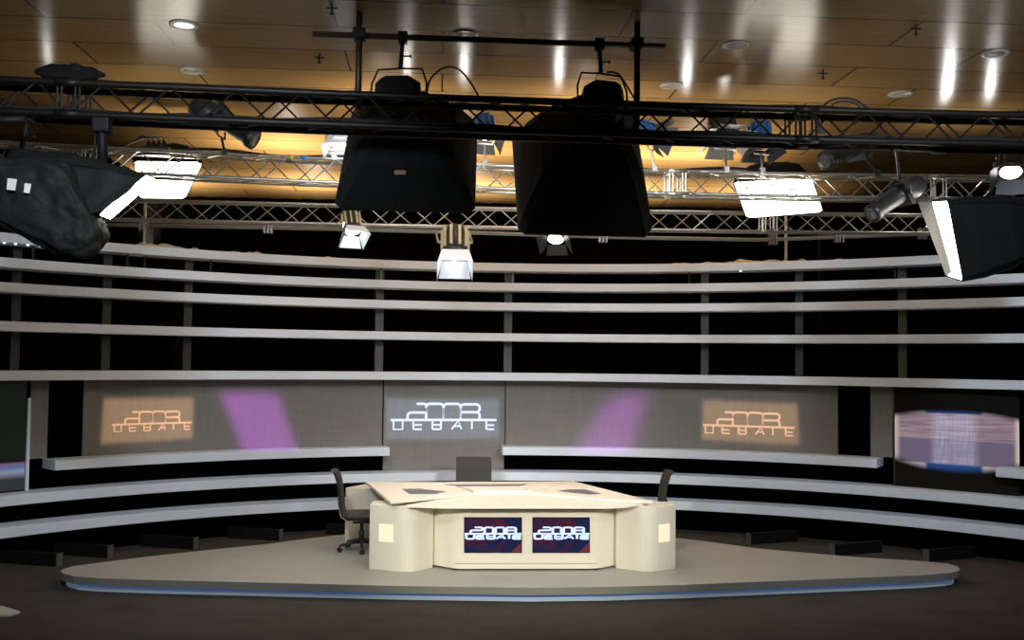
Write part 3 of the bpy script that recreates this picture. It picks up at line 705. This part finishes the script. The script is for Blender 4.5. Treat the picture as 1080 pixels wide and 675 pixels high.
# ------------------------------------------------------------------ softboxes
def octo(c, x, y, rx, ry, ch=.35):
    return [c+x*(rx*sx)+y*(ry*sy) for sx, sy in ((-1,-1+ch),(-1+ch,-1),(1-ch,-1),(1,-1+ch),(1,1-ch),(1-ch,1),(-1+ch,1),(-1,1-ch))]
def softbox(corners, head, label, dmat, fmat=None, rear=(.19, .19), rim_w=.03, hang=None, lamp=True, bulge=.02, skirt=None, head_size=(.20,.16,.30), ch=.05):
    """corners: front frame TL,TR,BR,BL as seen from behind; head: centre of the rear opening"""
    fmat = fmat or M['fabric']
    C4 = [V(c) for c in corners]; fc = sum(C4, V())/4; head = V(head)
    ax = (fc-head).normalized()
    x = ((C4[1]+C4[2])-(C4[0]+C4[3])).normalized(); x = (x-ax*x.dot(ax)).normalized(); y = x.cross(ax)
    if y.dot((C4[0]+C4[1])-(C4[2]+C4[3])) < 0: y = -y
    e = empty('softbox', hang if hang else head, label, 'softbox', None)
    def fr(i, j):                       # lerp on the frame edges
        a_, b_ = C4[i], C4[j]; return a_*(1-ch)+b_*ch
    loopf = [fr(3,0), fr(3,2), fr(2,3), fr(2,1), fr(1,2), fr(1,0), fr(0,1), fr(0,3)]
    rearl = octo(head, x, y, *rear)
    # slightly bellied fabric in three rings
    L1 = [rearl[i].lerp(loopf[i], .45)+(rearl[i]-head).normalized()*.07 for i in range(8)]
    L2 = [rearl[i].lerp(loopf[i], .8)+(rearl[i]-head).normalized()*.035 for i in range(8)]
    mb = MB(); mb.loft([rearl, L1, L2, loopf, [p+ax*.05 for p in loopf]], cap=False); 
    f = mb.bm.faces.new([mb.bm.verts.new(p) for p in rearl[::-1]])
    bmesh.ops.remove_doubles(mb.bm, verts=mb.bm.verts, dist=.0005)
    o = mb.build('fabric_shell', fmat, e); so = o.modifiers.new('thickness', 'SOLIDIFY'); so.thickness = .008; so.offset = 1
    ins = [p.lerp(fc, .02)+ax*(.04+bulge) for p in loopf]
    mb = MB(); mb.loft([[p.lerp(fc, .02)+ax*.02 for p in loopf], ins]); mb.build('diffuser', dmat, e)
    for a_, b_ in ((0,1),(1,2),(2,3),(3,0)):
        mb = MB(); mb.tube([C4[a_]+ax*.03, C4[b_]+ax*.03], rim_w/2, 6) if False else None
    for i in (0, 2, 4, 6):
        mb = MB(); mb.tube([rearl[i]+(rearl[i]-head).normalized()*.01, L1[i]+(rearl[i]-head).normalized()*.012, L2[i]+(rearl[i]-head).normalized()*.012, loopf[i]+ax*.02], .009, 6); mb.build('rib', M['black'], e)
    if skirt:
        mb = MB(); mb.loft([[p for p in skirt], [p-ax*.015 for p in skirt]]); mb.build('rim_flap', M['skirt'], e)
    if lamp:
        hx, hy, hz = head_size
        mb = MB(); mb.loft([octo(head-ax*.0, x, y, hx, hy), octo(head-ax*hz*.7, x, y, hx, hy), octo(head-ax*hz, x, y, hx*.75, hy*.75)]); hd = mb.build('lamp_head', M['black'], e)
        if hang:
            hc = head-ax*hz*.5; hg = V(hang)
            s_ = x
            yy = (hg-hc).normalized()
            w_ = hx+.05
            mb = MB(); top = hc+yy*(hy+.12)
            pts = [hc+s_*w_, hc+s_*w_+yy*(hy*.6+.03), hc+s_*(w_*.8)+yy*(hy+.11), top, hc-s_*(w_*.8)+yy*(hy+.11), hc-s_*w_+yy*(hy*.6+.03), hc-s_*w_]
            mb.tube(pts, .010, 8); mb.tube([hc+s_*w_, hc+s_*(hx-.01)], .018, 8); mb.tube([hc-s_*w_, hc-s_*(hx-.01)], .018, 8); mb.build('yoke', M['black'], e)
            mb = MB(); mb.tube([top, hg], .022, 10)
            mb.box(hg.x-.045, hg.x+.045, hg.y-.045, hg.y+.045, hg.z-.06, hg.z+.05)
            mb.tube([top.lerp(hg, .4), top.lerp(hg, .4)+V((.09, 0, 0))], .008, 6)
            mb.lathe([(.018, -.01), (.018, .01)], 8, frame_mtx(top.lerp(hg, .4)+V((.09, 0, 0)), (1, 0, 0))); mb.build('hanging_clamp', M['black'], e)
    return e, ax, fc, x, y
# centre left
def C_(px, py, Y): return on_y(px, py, Y)
h = C_(422, 112, 9.85); hg = on_y(425, 38, 9.75)
sb1 = softbox([C_(372, 118, 11.2), C_(503, 128, 11.2), C_(500, 222, 10.25), C_(353, 218, 10.15)], h, 'black softbox hanging left of centre with its back to us', M['soft_c'], hang=(hg.x, hg.y, barz(hg.x)), rear=(.24, .20), head_size=(.22, .16, .32))
h2 = C_(632, 118, 9.85); hg = on_y(632, 46, 9.75)
sb2 = softbox([C_(541, 140, 11.3), C_(668, 122, 11.1), C_(688, 247, 10.2), C_(548, 244, 10.4)], h2, 'black softbox hanging right of centre, its left side catching light', M['soft_c'], hang=(hg.x, hg.y, barz(hg.x)), rear=(.24, .20), head_size=(.20, .16, .32))
# wide side wing of the right centre box (folded fabric at its left)
# left big one
hl = C_(30, 200, 9.5)
sb3 = softbox([C_(160, 188.5, 9.9), C_(149, 184, 8.9), C_(99, 226, 8.8), C_(111, 231.5, 9.8)], hl, 'big black covered softbox at far left with two pale tags on it', M['soft_s'], M['fabric2'], rear=(.40, .34), lamp=True, bulge=.01, head_size=(.24, .24, .3), hang=on_y(30, 122, 9.4))
quad = [(102, 230), (105, 246), (99, 264), (84, 272), (60, 268), (-8, 236), (-10, 168), (38, 165), (70, 172), (86, 200)]
lo = [on_y(a_, b_, 8.85) for a_, b_ in quad]; cc_ = sum(lo, V())/len(lo)
mb = MB(); mb.loft([[cc_+(p-cc_)*.55+V((0, -.08, 0)) for p in lo], [cc_+(p-cc_)*.85+V((0, -.06, 0)) for p in lo], lo, [p+V((0, .14, 0)) for p in lo], [cc_+(p-cc_)*.8+V((0, .4, 0)) for p in lo]], smooth=True)
def crumple(o, st, sz):
    sd = o.modifiers.new('sub', 'SUBSURF'); sd.levels = sd.render_levels = 3; sd.subdivision_type = 'SIMPLE'
    tx = bpy.data.textures.new('wrinkle', 'CLOUDS'); tx.noise_scale = sz; dm = o.modifiers.new('wrinkle', 'DISPLACE'); dm.texture = tx; dm.strength = st; dm.mid_level = .5; dm.texture_coords = 'GLOBAL'
    for p_ in o.data.polygons: p_.use_smooth = True
flap = mb.build('cover_flap', M['fabric2'], sb3[0]); flap_bv = (([v.co.copy() for v in flap.data.vertices]), [tuple(p.vertices) for p in flap.data.polygons]); crumple(flap, .10, .16)
from mathutils.bvhtree import BVHTree
shell = [o for o in sb3[0].children if o.name.startswith('fabric_shell')][0]
crumple(shell, .05, .18)
bv = BVHTree.FromPolygons(*flap_bv)
for (x0_, x1_, y0_, y1_) in [(6, 17, 188, 200), (24, 32, 193, 203)]:
    ds = [ray(a_, b_).normalized() for a_, b_ in ((x0_+1, y1_), (x1_-1, y1_+1), (x1_+1, y0_+1), (x0_+2, y0_))]
    hits = [bv.ray_cast(CAM, d_)[0] for d_ in ds]
    if all(h_ is not None for h_ in hits):
        q_ = [h_-d_*.05 for h_, d_ in zip(hits, ds)]; o_ = MB().quad_slab(q_, ds[0], .003).build('label_patch', M['white_tag'], sb3[0]); o_['label'] = 'off white label patch'
# right one
hr = C_(1082, 238, 10.2)
sk = [C_(968, 213, 9.95), C_(982, 212.5, 9.95), C_(1003, 287, 9.75), C_(998, 291, 9.75)]
sb4 = softbox([C_(983, 212, 10.3), C_(1003, 211, 9.5), C_(1019, 296, 9.3), C_(1000, 290, 10.1)], hr, 'black softbox at far right, its bright white face turned to the left', M['soft_s'], rear=(.24, .24), lamp=True, bulge=.0, skirt=sk, hang=on_y(1092, 152, 9.45))
# rear pair, faces towards the camera
sb5 = softbox([C_(214, 170, 12.9), C_(141, 169, 12.9), C_(147, 207.5, 12.5), C_(195, 208, 12.5)], C_(172, 168, 13.45), 'glowing softbox behind the middle truss at left', M['soft_b'], rear=(.22, .2), lamp=True, head_size=(.16, .16, .2))
sb6 = softbox([C_(856, 187, 12.9), C_(773, 191, 12.9), C_(787, 228.5, 12.5), C_(868, 222, 12.5)], C_(815, 186, 13.45), 'glowing softbox behind the middle truss at right', M['soft_b'], rear=(.22, .2), lamp=True, head_size=(.16, .16, .2))
# tags on the left cover
for (a_, b_, c_, d_, nm) in [(5, 17, 187, 200, 0), (24, 32, 192.5, 203, 1), (5, 12, 235, 241, 2)]:
    pass

for sbx, (x0_, x1_, y0_, y1_), mt_ in ((sb1, (416, 428, 179.5, 184), 'orange_p'), (sb2, (618, 630, 202.5, 206), 'skirt')):
    sh = [o for o in sbx[0].children if o.name.startswith('fabric_shell')][0]
    b_v = BVHTree.FromPolygons([v.co.copy() for v in sh.data.vertices], [tuple(p.vertices) for p in sh.data.polygons])
    ds = [ray(a_, b_).normalized() for a_, b_ in ((x0_, y1_), (x1_, y1_), (x1_, y0_), (x0_, y0_))]
    q_ = [b_v.ray_cast(CAM, d_)[0] for d_ in ds]
    if all(h_ is not None for h_ in q_): MB().quad_slab([h_-d_*.014 for h_, d_ in zip(q_, ds)], ds[0], .003).build('label_patch', M[mt_], sbx[0])
# thin stands on the top shelf
for i, (px, yt, yb) in enumerate([(152, 205, 262), (829, 224, 276)]):
    a = arc_ang(px, yb, R+.16); p = arc(a, R+.16, 4.295)
    top = on_y(px, yt, p.y)
    e = empty('light_stand', p, ['thin pale stand rising from the top shelf to the left glowing softbox', 'thin pale stand rising from the top shelf to the right glowing softbox'][i], 'stand', 'thin stands on the top shelf')
    MB().tube([p, V((p.x, p.y, top.z))], .022, 8).build('pole', M['stand'], e)
    MB().lathe([(.10, 0), (.10, .012), (.03, .03), (.02, .06)], 16, Matrix.Translation(p)).build('base', M['alu'], e)

# ------------------------------------------------------------------ lamps on the trusses
def lamp(pos, d, label, kind='fresnel', body=None, size=1.0, lit=True, hang=None, group=None, doors=None, fins=False, open_=.95, lensmat=None):
    body = body or M['lampgrey']; pos = V(pos); s = size
    e = empty('stage_lamp', hang if hang else pos, label, 'stage lamp', group)
    X = frame_mtx(pos, d)
    lm = lensmat or (M['lens'] if lit else M['lens_dim'])
    if kind == 'fresnel':
        mb = MB(); mb.lathe([(.06*s, -.30*s), (.11*s, -.27*s), (.125*s, -.20*s), (.125*s, -.02*s), (.14*s, -.015*s), (.14*s, .02*s), (.12*s, .02*s)], 20, X); mb.build('housing', body, e)
        mb = MB()
        for k in range(10):
            an = 2*pi*k/10; Rk = X @ Matrix.Rotation(an, 4, 'Z'); mb.box(.115*s, .145*s, -.012*s, .012*s, -.25*s, -.04*s, Rk)
        mb.build('cooling_fin', M['finbeige'] if fins else body, e)
        MB().lathe([(.115*s, .022*s), (.10*s, .035*s), (.05*s, .045*s), (.005, .047*s)], 20, X).build('lens', lm, e)
        dm = doors or M['lampdark']
        for k in range(4):
            Rk = X @ Matrix.Rotation(pi/2*k, 4, 'Z'); w0 = .13*s; w1 = .20*s if k % 2 == 0 else .16*s; ln = .19*s; t_ = open_ if k % 2 == 0 else open_*.8
            ox = cos(t_)*ln*.75; oz = sin(t_)*ln
            q = [Rk@V((w0, -w0, .025*s)), Rk@V((w0, w0, .025*s)), Rk@V((w0+ox, w1, .025*s+oz)), Rk@V((w0+ox, -w1, .025*s+oz))]
            nn_ = (q[1]-q[0]).cross(q[2]-q[1]).normalized(); MB().quad_slab(q, nn_, .004).build('barn_door', dm, e)
        yr = .17*s; back = -.12*s
    else:                                # long ellipsoidal spot
        mb = MB(); mb.lathe([(.05*s, -.42*s), (.10*s, -.40*s), (.12*s, -.30*s), (.12*s, -.16*s), (.085*s, -.10*s), (.085*s, .24*s), (.105*s, .25*s), (.105*s, .33*s), (.09*s, .33*s)], 18, X); mb.build('barrel', body, e)
        mb = MB(); mb.box(-.13*s, .13*s, -.13*s, .13*s, -.15*s, -.10*s, X)
        mb.box(-.012*s, .012*s, .08*s, .12*s, -.10*s, .22*s, X); mb.build('shutter_housing', M['lampdark'], e)
        MB().lathe([(.085*s, .331*s), (.06*s, .338*s), (.004, .342*s)], 18, X).build('lens', lm, e)
        yr = .155*s; back = -.12*s
    c = X@V((0, 0, back)); hg_ = V(hang) if hang else c+V((0, 0, .35*s))
    xx = (X.to_3x3()@V((1, 0, 0))).normalized(); up = (hg_-c); dd = up.length; up.normalize()
    t1 = c+up*min(dd*.75, .24*s)
    mb = MB(); mb.tube([c+xx*yr, c+xx*yr+up*(.13*s), t1+xx*yr*.6, t1, t1-xx*yr*.6, c-xx*yr+up*(.13*s), c-xx*yr], .011*s, 6)
    mb.tube([c+xx*yr, c+xx*(.11*s)], .014*s, 6); mb.tube([c-xx*yr, c-xx*(.11*s)], .014*s, 6); mb.build('yoke', M['alu'] if kind == 'fresnel' and not (body is M['lampdark']) else M['lampdark'], e)
    mb = MB(); mb.tube([t1, hg_], .014*s, 6); mb.box(hg_.x-.03, hg_.x+.03, hg_.y-.035, hg_.y+.035, hg_.z-.035, hg_.z+.045); mb.build('clamp', M['alu'] if kind == 'fresnel' else M['lampdark'], e)
    return e
def hangR(px, Y, zfn, top=False, sz=.29): p = on_y(px, 200, Y); return V((p.x, Y, zfn(p.x)+(sz if top else -.02)))
# lamps hanging below the rear truss
h = hangR(365, YR, rz); lamp(on_y(372, 242, YR), (.18, -.45, -.9), 'small tilted stage lamp with glowing barn doors under the left black softbox', hang=h, size=.95, fins=True, doors=M['shelf'], open_=1.2)
h = hangR(477, YR, rz); lamp(on_y(480, 267, YR-.25), (0, -.35, -.93), 'stage lamp with beige fins and bright barn doors, largest under the furthest truss', hang=h, size=1.35, fins=True, doors=M['shelf'], open_=1.25)
h = hangR(590, YR, rz); lamp(on_y(586, 251, YR), (-.15, -.5, -.85), 'small glowing stage lamp just under the right black softbox', hang=h, size=.95, body=M['lampdark'], open_=.7)
# lamps standing on the middle truss
def topM(px): return hangR(px, YM, mz, True, .30)
lamp(on_y(512, 140, YM), (.1, -.55, -.8), 'blue topped stage lamp on the middle truss between the two black softboxes', body=M['blue'], hang=topM(511), size=.95, doors=M['skirt'])
lamp(on_y(692, 142, YM), (.75, -.45, -.35), 'blue topped stage lamp on the middle truss, just right of the right pole', body=M['blue'], hang=topM(690), size=.95)
lamp(on_y(765, 143, YM), (.05, -.5, -.85), 'grey stage lamp with broad silvery barn doors on the middle truss', body=M['lampgrey'], hang=topM(766), size=1.2, lit=False, doors=M['alu'], open_=.5)
lamp(on_y(803, 152, YM), (.05, -.2, -.95), 'bright blue stage lamp on the middle truss, just above the right glowing softbox', body=M['blue'], hang=topM(804), size=1.0, lit=False)
lamp(on_y(357, 150, YM), (.0, -.3, -.9), 'white stage lamp on the middle truss, half hidden by the left black softbox', body=M['shelf'], hang=topM(352), size=.85, doors=M['shelf'])
lamp(on_y(1066, 180, YM-.3), (-.25, -.45, -.8), 'stage lamp with bright lens on the middle truss at far right', body=M['lampgrey'], hang=hangR(1066, YM, mz, True, .28), size=1.1, lit=True)
# long dark spots
lamp(on_y(240, 131, 11.6), (.72, -.1, -.42), 'long dark profile spot pointing down right, seen through the front truss at left', kind='long', body=M['lampgrey'], hang=topM(236), size=1.15, lit=False)
lamp(on_y(893, 160, 11.5), (-.75, -.3, -.35), 'long silver grey profile spot just below the front truss at right', kind='long', body=M['lampgrey'], hang=topM(925), size=1.15, lit=False)
lamp(on_y(942, 211, 9.9), (-.72, -.15, -.45), 'long dark profile spot hanging just left of the far right softbox', kind='long', body=M['lampgrey'], hang=hangR(945, YF+.15, fz), size=.95, lit=False)
p = on_y(0, 126, 8.9)
tag(MB().tube([on_y(-25, 127, 8.9), on_y(27, 126, 8.9)], .035, 10).build('pipe_arm', M['black']), 'short black pipe poking in at the left edge below the front truss', 'pipe')
# hanging bracket of the left softbox
e = empty('hanging_bracket', on_y(108, 125, 9.35), 'black hanging bracket between front truss and the far left softbox', 'bracket')
pt = on_y(107, 120, 9.35)
MB().tube([pt, on_y(109, 178, 9.35)], .045, 10).build('tube', M['black'], e)
MB().tube([on_y(101, 128, 9.35), on_y(99, 178, 9.35)], .014, 8).build('side_rod', M['black'], e)
MB().box(pt.x-.07, pt.x+.09, pt.y-.07, pt.y+.07, pt.z-.18, pt.z-.02).build('clamp', M['black'], e, bevel=.02)
# cover tags
bx_ = bpy.context

# cables
def cable(pts, r, label, mt=None, name='cable'):
    P = []
    pts = [V(p) for p in pts]
    for i in range(len(pts)-1):
        p0 = pts[max(i-1, 0)]; p1 = pts[i]; p2 = pts[i+1]; p3 = pts[min(i+2, len(pts)-1)]
        for k in range(8):
            t = k/8; P.append(.5*((2*p1)+(-p0+p2)*t+(2*p0-5*p1+4*p2-p3)*t*t+(-p0+3*p1-3*p2+p3)*t**3))
    P.append(pts[-1]); return tag(MB().tube(P, r, 6).build(name, mt or M['cable']), label, 'cable')
fp = lambda a_, b_, Y=YF+.3: on_y(a_, b_, Y)
cable([(x, YF+.15+.05*sin(x*3), fz(x)+.325+.012*sin(x*2.3)) for x in [-5.5+.4*k for k in range(30)]], .030, 'thick black cable bundle lying along the top of the front truss', name='cable_bundle')
cable([(x, YF+.04+.03*sin(x*2), fz(x)+.045+.012*sin(x*5)) for x in [-5.5+.4*k for k in range(34)]], .018, 'black cable lying along the bottom of the front truss')
cable([fp(450, 98), fp(455, 82), fp(470, 71), fp(485, 74), fp(498, 90), fp(506, 104)], .010, 'thin black cable arching over the truss right of the left black softbox')
cable([fp(640, 76, 9.9), fp(652, 78, 9.9), fp(662, 92, 9.9), fp(670, 106, 9.9)], .010, 'thin black cable at the yoke of the right black softbox')
cable([fp(868, 116), fp(872, 108), fp(885, 104), fp(900, 105), fp(912, 112), fp(920, 119)], .012, 'larger black cable loop on the front truss at right')
cable([fp(874, 118), fp(880, 109), fp(892, 107), fp(905, 111), fp(908, 120)], .010, 'smaller black cable loop on the front truss at right')
for i, px in enumerate([(866, 878), (884, 905)]):
    pass
pl_ = on_y(72, 84, YF+.12)
mb = MB(); mb.lathe([(.02, -.30), (.07, -.22), (.09, -.05), (.10, .08), (.05, .24), (.02, .32)], 10, frame_mtx(V((pl_.x, YF+.14, fz(pl_.x)+.41)), (1, 0, 0)))
o_ = mb.build('cloth_bundle', M['fabric']); crumple(o_, .06, .1); tag(o_, 'lumpy black cloth bundle tied on top of the front truss at left', 'bundle')
# plugs and loops on the middle truss at left
e = empty('plug_cluster', on_y(163, 158, YM), 'cluster of four black plugs with looped cables on the middle truss at left', 'plugs')
for k in range(4):
    p = on_y(157+5.3*k, 153, YM+.1)
    MB().lathe([(.012, -.06), (.024, -.05), (.024, .03), (.012, .05)], 10, Matrix.Translation(p)).build('plug', M['black'], e)
    MB().tube([p+V((0, 0, .04)), on_y(157+5.3*k-1, 145, YM+.1), on_y(150, 143+k, YM+.1), on_y(140, 150, YM+.1), on_y(128, 156, YM+.1)], .008, 6).build('plug_cable', M['cable'], e)
MB().box(*(lambda p: (p.x-.16, p.x+.16, p.y-.06, p.y+.06, p.z-.05, p.z+.05))(on_y(165, 160, YM+.1))).build('socket_box', M['lampdark'], e, bevel=.01)
cable([(x, YM+.1+.04*sin(x*3), mz(x)+.325+.018*sin(x*4)) for x in [-3.2+.25*k for k in range(14)]], .020, 'cables lying on top of the middle truss left of the left black softbox')
cable([(x, YM+.1+.04*sin(x*3), mz(x)+.325+.018*sin(x*4)) for x in [2.4+.25*k for k in range(14)]], .020, 'cables lying on top of the middle truss above the right glowing softbox')
for i, (px, mt, nm) in enumerate([(307, 'tape_y', 'yellow'), (321, 'tape_b', 'blue')]):
    x = on_y(px, 165, YM).x
    tag(MB().tube([(x-.035, YM, mz(x)+.28), (x+.035, YM, mz(x)+.28)], .029, 10).build('tape_mark', M[mt]), nm+' tape wrapped on the middle truss', 'tape')
p = on_y(866, 133, YF+.12)
MBf = MB(); MBf.loft([[p+V((-.035, 0, -.07)), p+V((.045, 0, -.07)), p+V((-.02, 0, .09))], [p+V((-.035, .012, -.07)), p+V((.045, .012, -.07)), p+V((-.02, .012, .09))]])
tag(MBf.build('black_flag', M['black']), 'small black triangular flag hanging inside the front truss at right', 'flag')

# cloth scraps on the top shelf
def scrap(pxa, pxb, hgt, label, seed, mt=None):
    random.seed(seed); mb = MB(); a0 = arc_ang(pxa, 262, R+.15); a1 = arc_ang(pxb, 262, R+.15); n = max(4, int((a1-a0)*9.2/.07))
    top = []; 
    loops = []
    for i in range(n+1):
        a = a0+(a1-a0)*i/n; hh = hgt*(.35+.65*random.random())*(1 if 0 < i < n else .25)
        loops.append([arc(a, R+.03+.03*random.random(), 4.297), arc(a, R+.06, 4.297+hh*.7), arc(a, R+.13, 4.297+hh), arc(a, R+.22, 4.297+hh*.6), arc(a, R+.30, 4.297)])
    mb.loft(loops, smooth=False); return tag(mb.build('cloth_scrap', mt or M['cloth']), label, 'cloth scrap', 'scraps on the top shelf')
scrap(142, 192, .07, 'crumpled sandy cloth on the top shelf at the foot of the left stand', 1)
scrap(199, 208, .045, 'small pale crumb of cloth on the top shelf, right of the left stand', 2)
scrap(240, 255, .035, 'low scrap of pale cloth on the top shelf, left part', 3)
scrap(258, 275, .05, 'scrap of pale cloth with a peak on the top shelf, left part', 4)
scrap(342, 352, .03, 'tiny scrap of cloth on the top shelf below the small tilted lamp', 5)
scrap(708, 728, .04, 'thin twisted scrap of cloth on the top shelf, right of centre', 6)
scrap(740, 764, .045, 'flat pale scrap of cloth on the top shelf, right of centre', 7)
scrap(765, 826, .07, 'long crumpled dust cloth on the top shelf under the right glowing softbox', 8)
scrap(832, 852, .05, 'scrap of pale cloth on the top shelf just right of the right stand', 9)
scrap(880, 890, .03, 'tiny crumb of cloth on the top shelf toward the right end', 10)

# floor board at lower left
pts = [xy(-30, 640, .02), xy(2, 639.5, .02), xy(21, 645, .02), xy(10, 648, .02), xy(-30, 650, .02)]
tag(MB().prism(pts, 0, .025).build('floor_board', M['paper']), 'pale flat board on the carpet at the lower left corner', 'board')

# ------------------------------------------------------------------ lights
def light(kind, n, loc, d, power, col, **kw):
    ld = bpy.data.lights.new(n, kind); ld.energy = power; ld.color = col
    for k, v in kw.items(): setattr(ld, k, v)
    o = bpy.data.objects.new(n, ld); COL.objects.link(o); o.matrix_world = frame_mtx(V(loc), -V(d)); return o
def spot(n, loc, tgt, power, col, ang, blend=.4, size=.12):
    return light('SPOT', n, loc, V(tgt)-V(loc), power, col, spot_size=radians(ang), spot_blend=blend, shadow_soft_size=size)
def profile_spot(n, loc, corners, power, col, soft=.02, size=.02):
    """profile spot with four shutters: light only inside the quadrilateral of corners"""
    c = sum([V(q) for q in corners], V())/4; loc = V(loc)
    o = light('SPOT', n, loc, c-loc, power, col, spot_size=radians(60), spot_blend=0, shadow_soft_size=size)
    inv = o.matrix_world.inverted(); uv = []
    for q in corners: l = inv@V(q); uv.append(V((l.x/-l.z, l.y/-l.z)))
    cc = sum(uv, V((0, 0)))/4
    ld = o.data; ld.use_nodes = True; N = ld.node_tree.nodes; L = ld.node_tree.links; em = N['Emission']
    tc = N.new('ShaderNodeTexCoord'); sx = N.new('ShaderNodeSeparateXYZ'); L.new(tc.outputs['Normal'], sx.inputs[0])
    def m_(op, a_, b_):
        n_ = N.new('ShaderNodeMath'); n_.operation = op
        for i, x_ in enumerate((a_, b_)):
            if isinstance(x_, (int, float)): n_.inputs[i].default_value = x_
            else: L.new(x_, n_.inputs[i])
        return n_.outputs[0]
    az = m_('ABSOLUTE', sx.outputs['Z'], 0); u = m_('DIVIDE', sx.outputs['X'], az); v = m_('DIVIDE', sx.outputs['Y'], az)
    tot = None
    for i in range(4):
        a_, b_ = uv[i], uv[(i+1) % 4]; t_ = (b_-a_).normalized(); nn_ = V((-t_.y, t_.x))
        if nn_.dot(cc-a_) < 0: nn_ = -nn_
        dist = m_('ADD', m_('ADD', m_('MULTIPLY', u, nn_.x), m_('MULTIPLY', v, nn_.y)), -nn_.dot(a_))
        mr = N.new('ShaderNodeMapRange'); mr.interpolation_type = 'SMOOTHSTEP'; L.new(dist, mr.inputs['Value'])
        mr.inputs['From Min'].default_value = -soft; mr.inputs['From Max'].default_value = soft
        tot = mr.outputs[0] if tot is None else m_('MULTIPLY', tot, mr.outputs[0])
    L.new(tot, em.inputs['Strength'])
    return o
def panel_pt(px, py):
    a = arc_ang(px, py, RB-.03); return on_y(px, py, arc(a, RB-.03).y)
def pquad(*q): return [panel_pt(*p) for p in q]
profile_spot('orange profile left', (-.5, 9.4, 4.2), pquad((110, 420), (204, 419), (203, 462), (106, 468)), 2300, (1, .60, .34), .008)
profile_spot('orange profile right', (2.2, 9.4, 4.2), pquad((742, 422), (841, 426), (843, 469), (740, 463)), 2100, (1, .60, .34), .008)
profile_spot('white profile centre', (.9, 9.4, 4.2), pquad((407, 420), (526, 420), (526, 462), (407, 463)), 1800, (.48, .64, 1), .008)
profile_spot('purple profile left', (-1.5, 9.4, 4.3), pquad((233, 415), (292, 415), (316, 480), (258, 480)), 3000, (.64, .12, 1), .018)
profile_spot('purple profile right', (3, 9.4, 4.3), pquad((645, 417), (684, 417), (662, 480), (604, 480)), 2700, (.66, .14, 1), .030)
spot('key left', (-3.5, 1.0, 4.6), (1.0, 12.6, .7), 2900, (1, .96, .88), 19, .8, .3)
spot('key right', (5.5, 1.0, 4.6), (1.1, 12.6, .7), 2900, (1, .96, .88), 19, .8, .3)
spot('set wash left', (-2, 5.0, 5.4), (-3.2, 15.3, 2.4), 1150, (.80, .89, 1), 72, .8, .3)
spot('set wash right', (4.5, 5.0, 5.4), (5.4, 15.0, 2.4), 1150, (.80, .89, 1), 72, .8, .3)
for px, py, dd in ((372, 246, (.18, -.45, -.9)), (480, 272, (0, -.35, -.93)), (586, 250, (-.15, -.5, -.85))):
    p = on_y(px, py, YR-.05); d = V(dd).normalized(); light('SPOT', 'rear lamp', p+d*.1, d, 60, (1, .97, .92), spot_size=radians(80), spot_blend=.5, shadow_soft_size=.08)
# unseen area lights added to brighten the wooden ceiling, no fixtures behind them
for px, Y, z, pw in ((172, 13.6, 5.2, 24), (815, 13.6, 5.2, 24), (300, 15.8, 4.5, 95), (480, 15.8, 4.5, 95), (640, 15.8, 4.5, 95), (740, 15.8, 4.5, 75), (400, 12.9, 4.9, 18), (620, 12.9, 4.9, 18), (170, 19.3, 4.6, 95), (330, 19.3, 4.6, 110), (500, 19.3, 4.6, 110), (660, 19.3, 4.6, 110), (790, 19.0, 4.6, 55)):
    p = on_y(px, 200, Y); p.z = z
    light('AREA', 'added ceiling fill', p, (0, 0, 1), pw, (1, .90, .72), size=.2, spread=radians(120))
# unseen point lights added so the lacquer mirrors them as streaks
for px, pw in ((50, 2), (430, 4), (490, 6), (590, 7), (725, 7), (765, 3), (1000, 18), (1045, 9)):
    p = on_y(px, 40, 13.0); p.z = 5.55
    light('POINT', 'added streak light', p, (0, 0, 1), pw, (1, .96, .9), shadow_soft_size=.05)

w = bpy.data.worlds.new('world'); scn.world = w; w.use_nodes = True
w.node_tree.nodes['Background'].inputs[0].default_value = (.01, .01, .012, 1); w.node_tree.nodes['Background'].inputs[1].default_value = .3
vs = scn.view_settings; vs.view_transform = 'Standard'; vs.look = 'None'; vs.exposure = 0; vs.gamma = 1; vs.use_curve_mapping = False
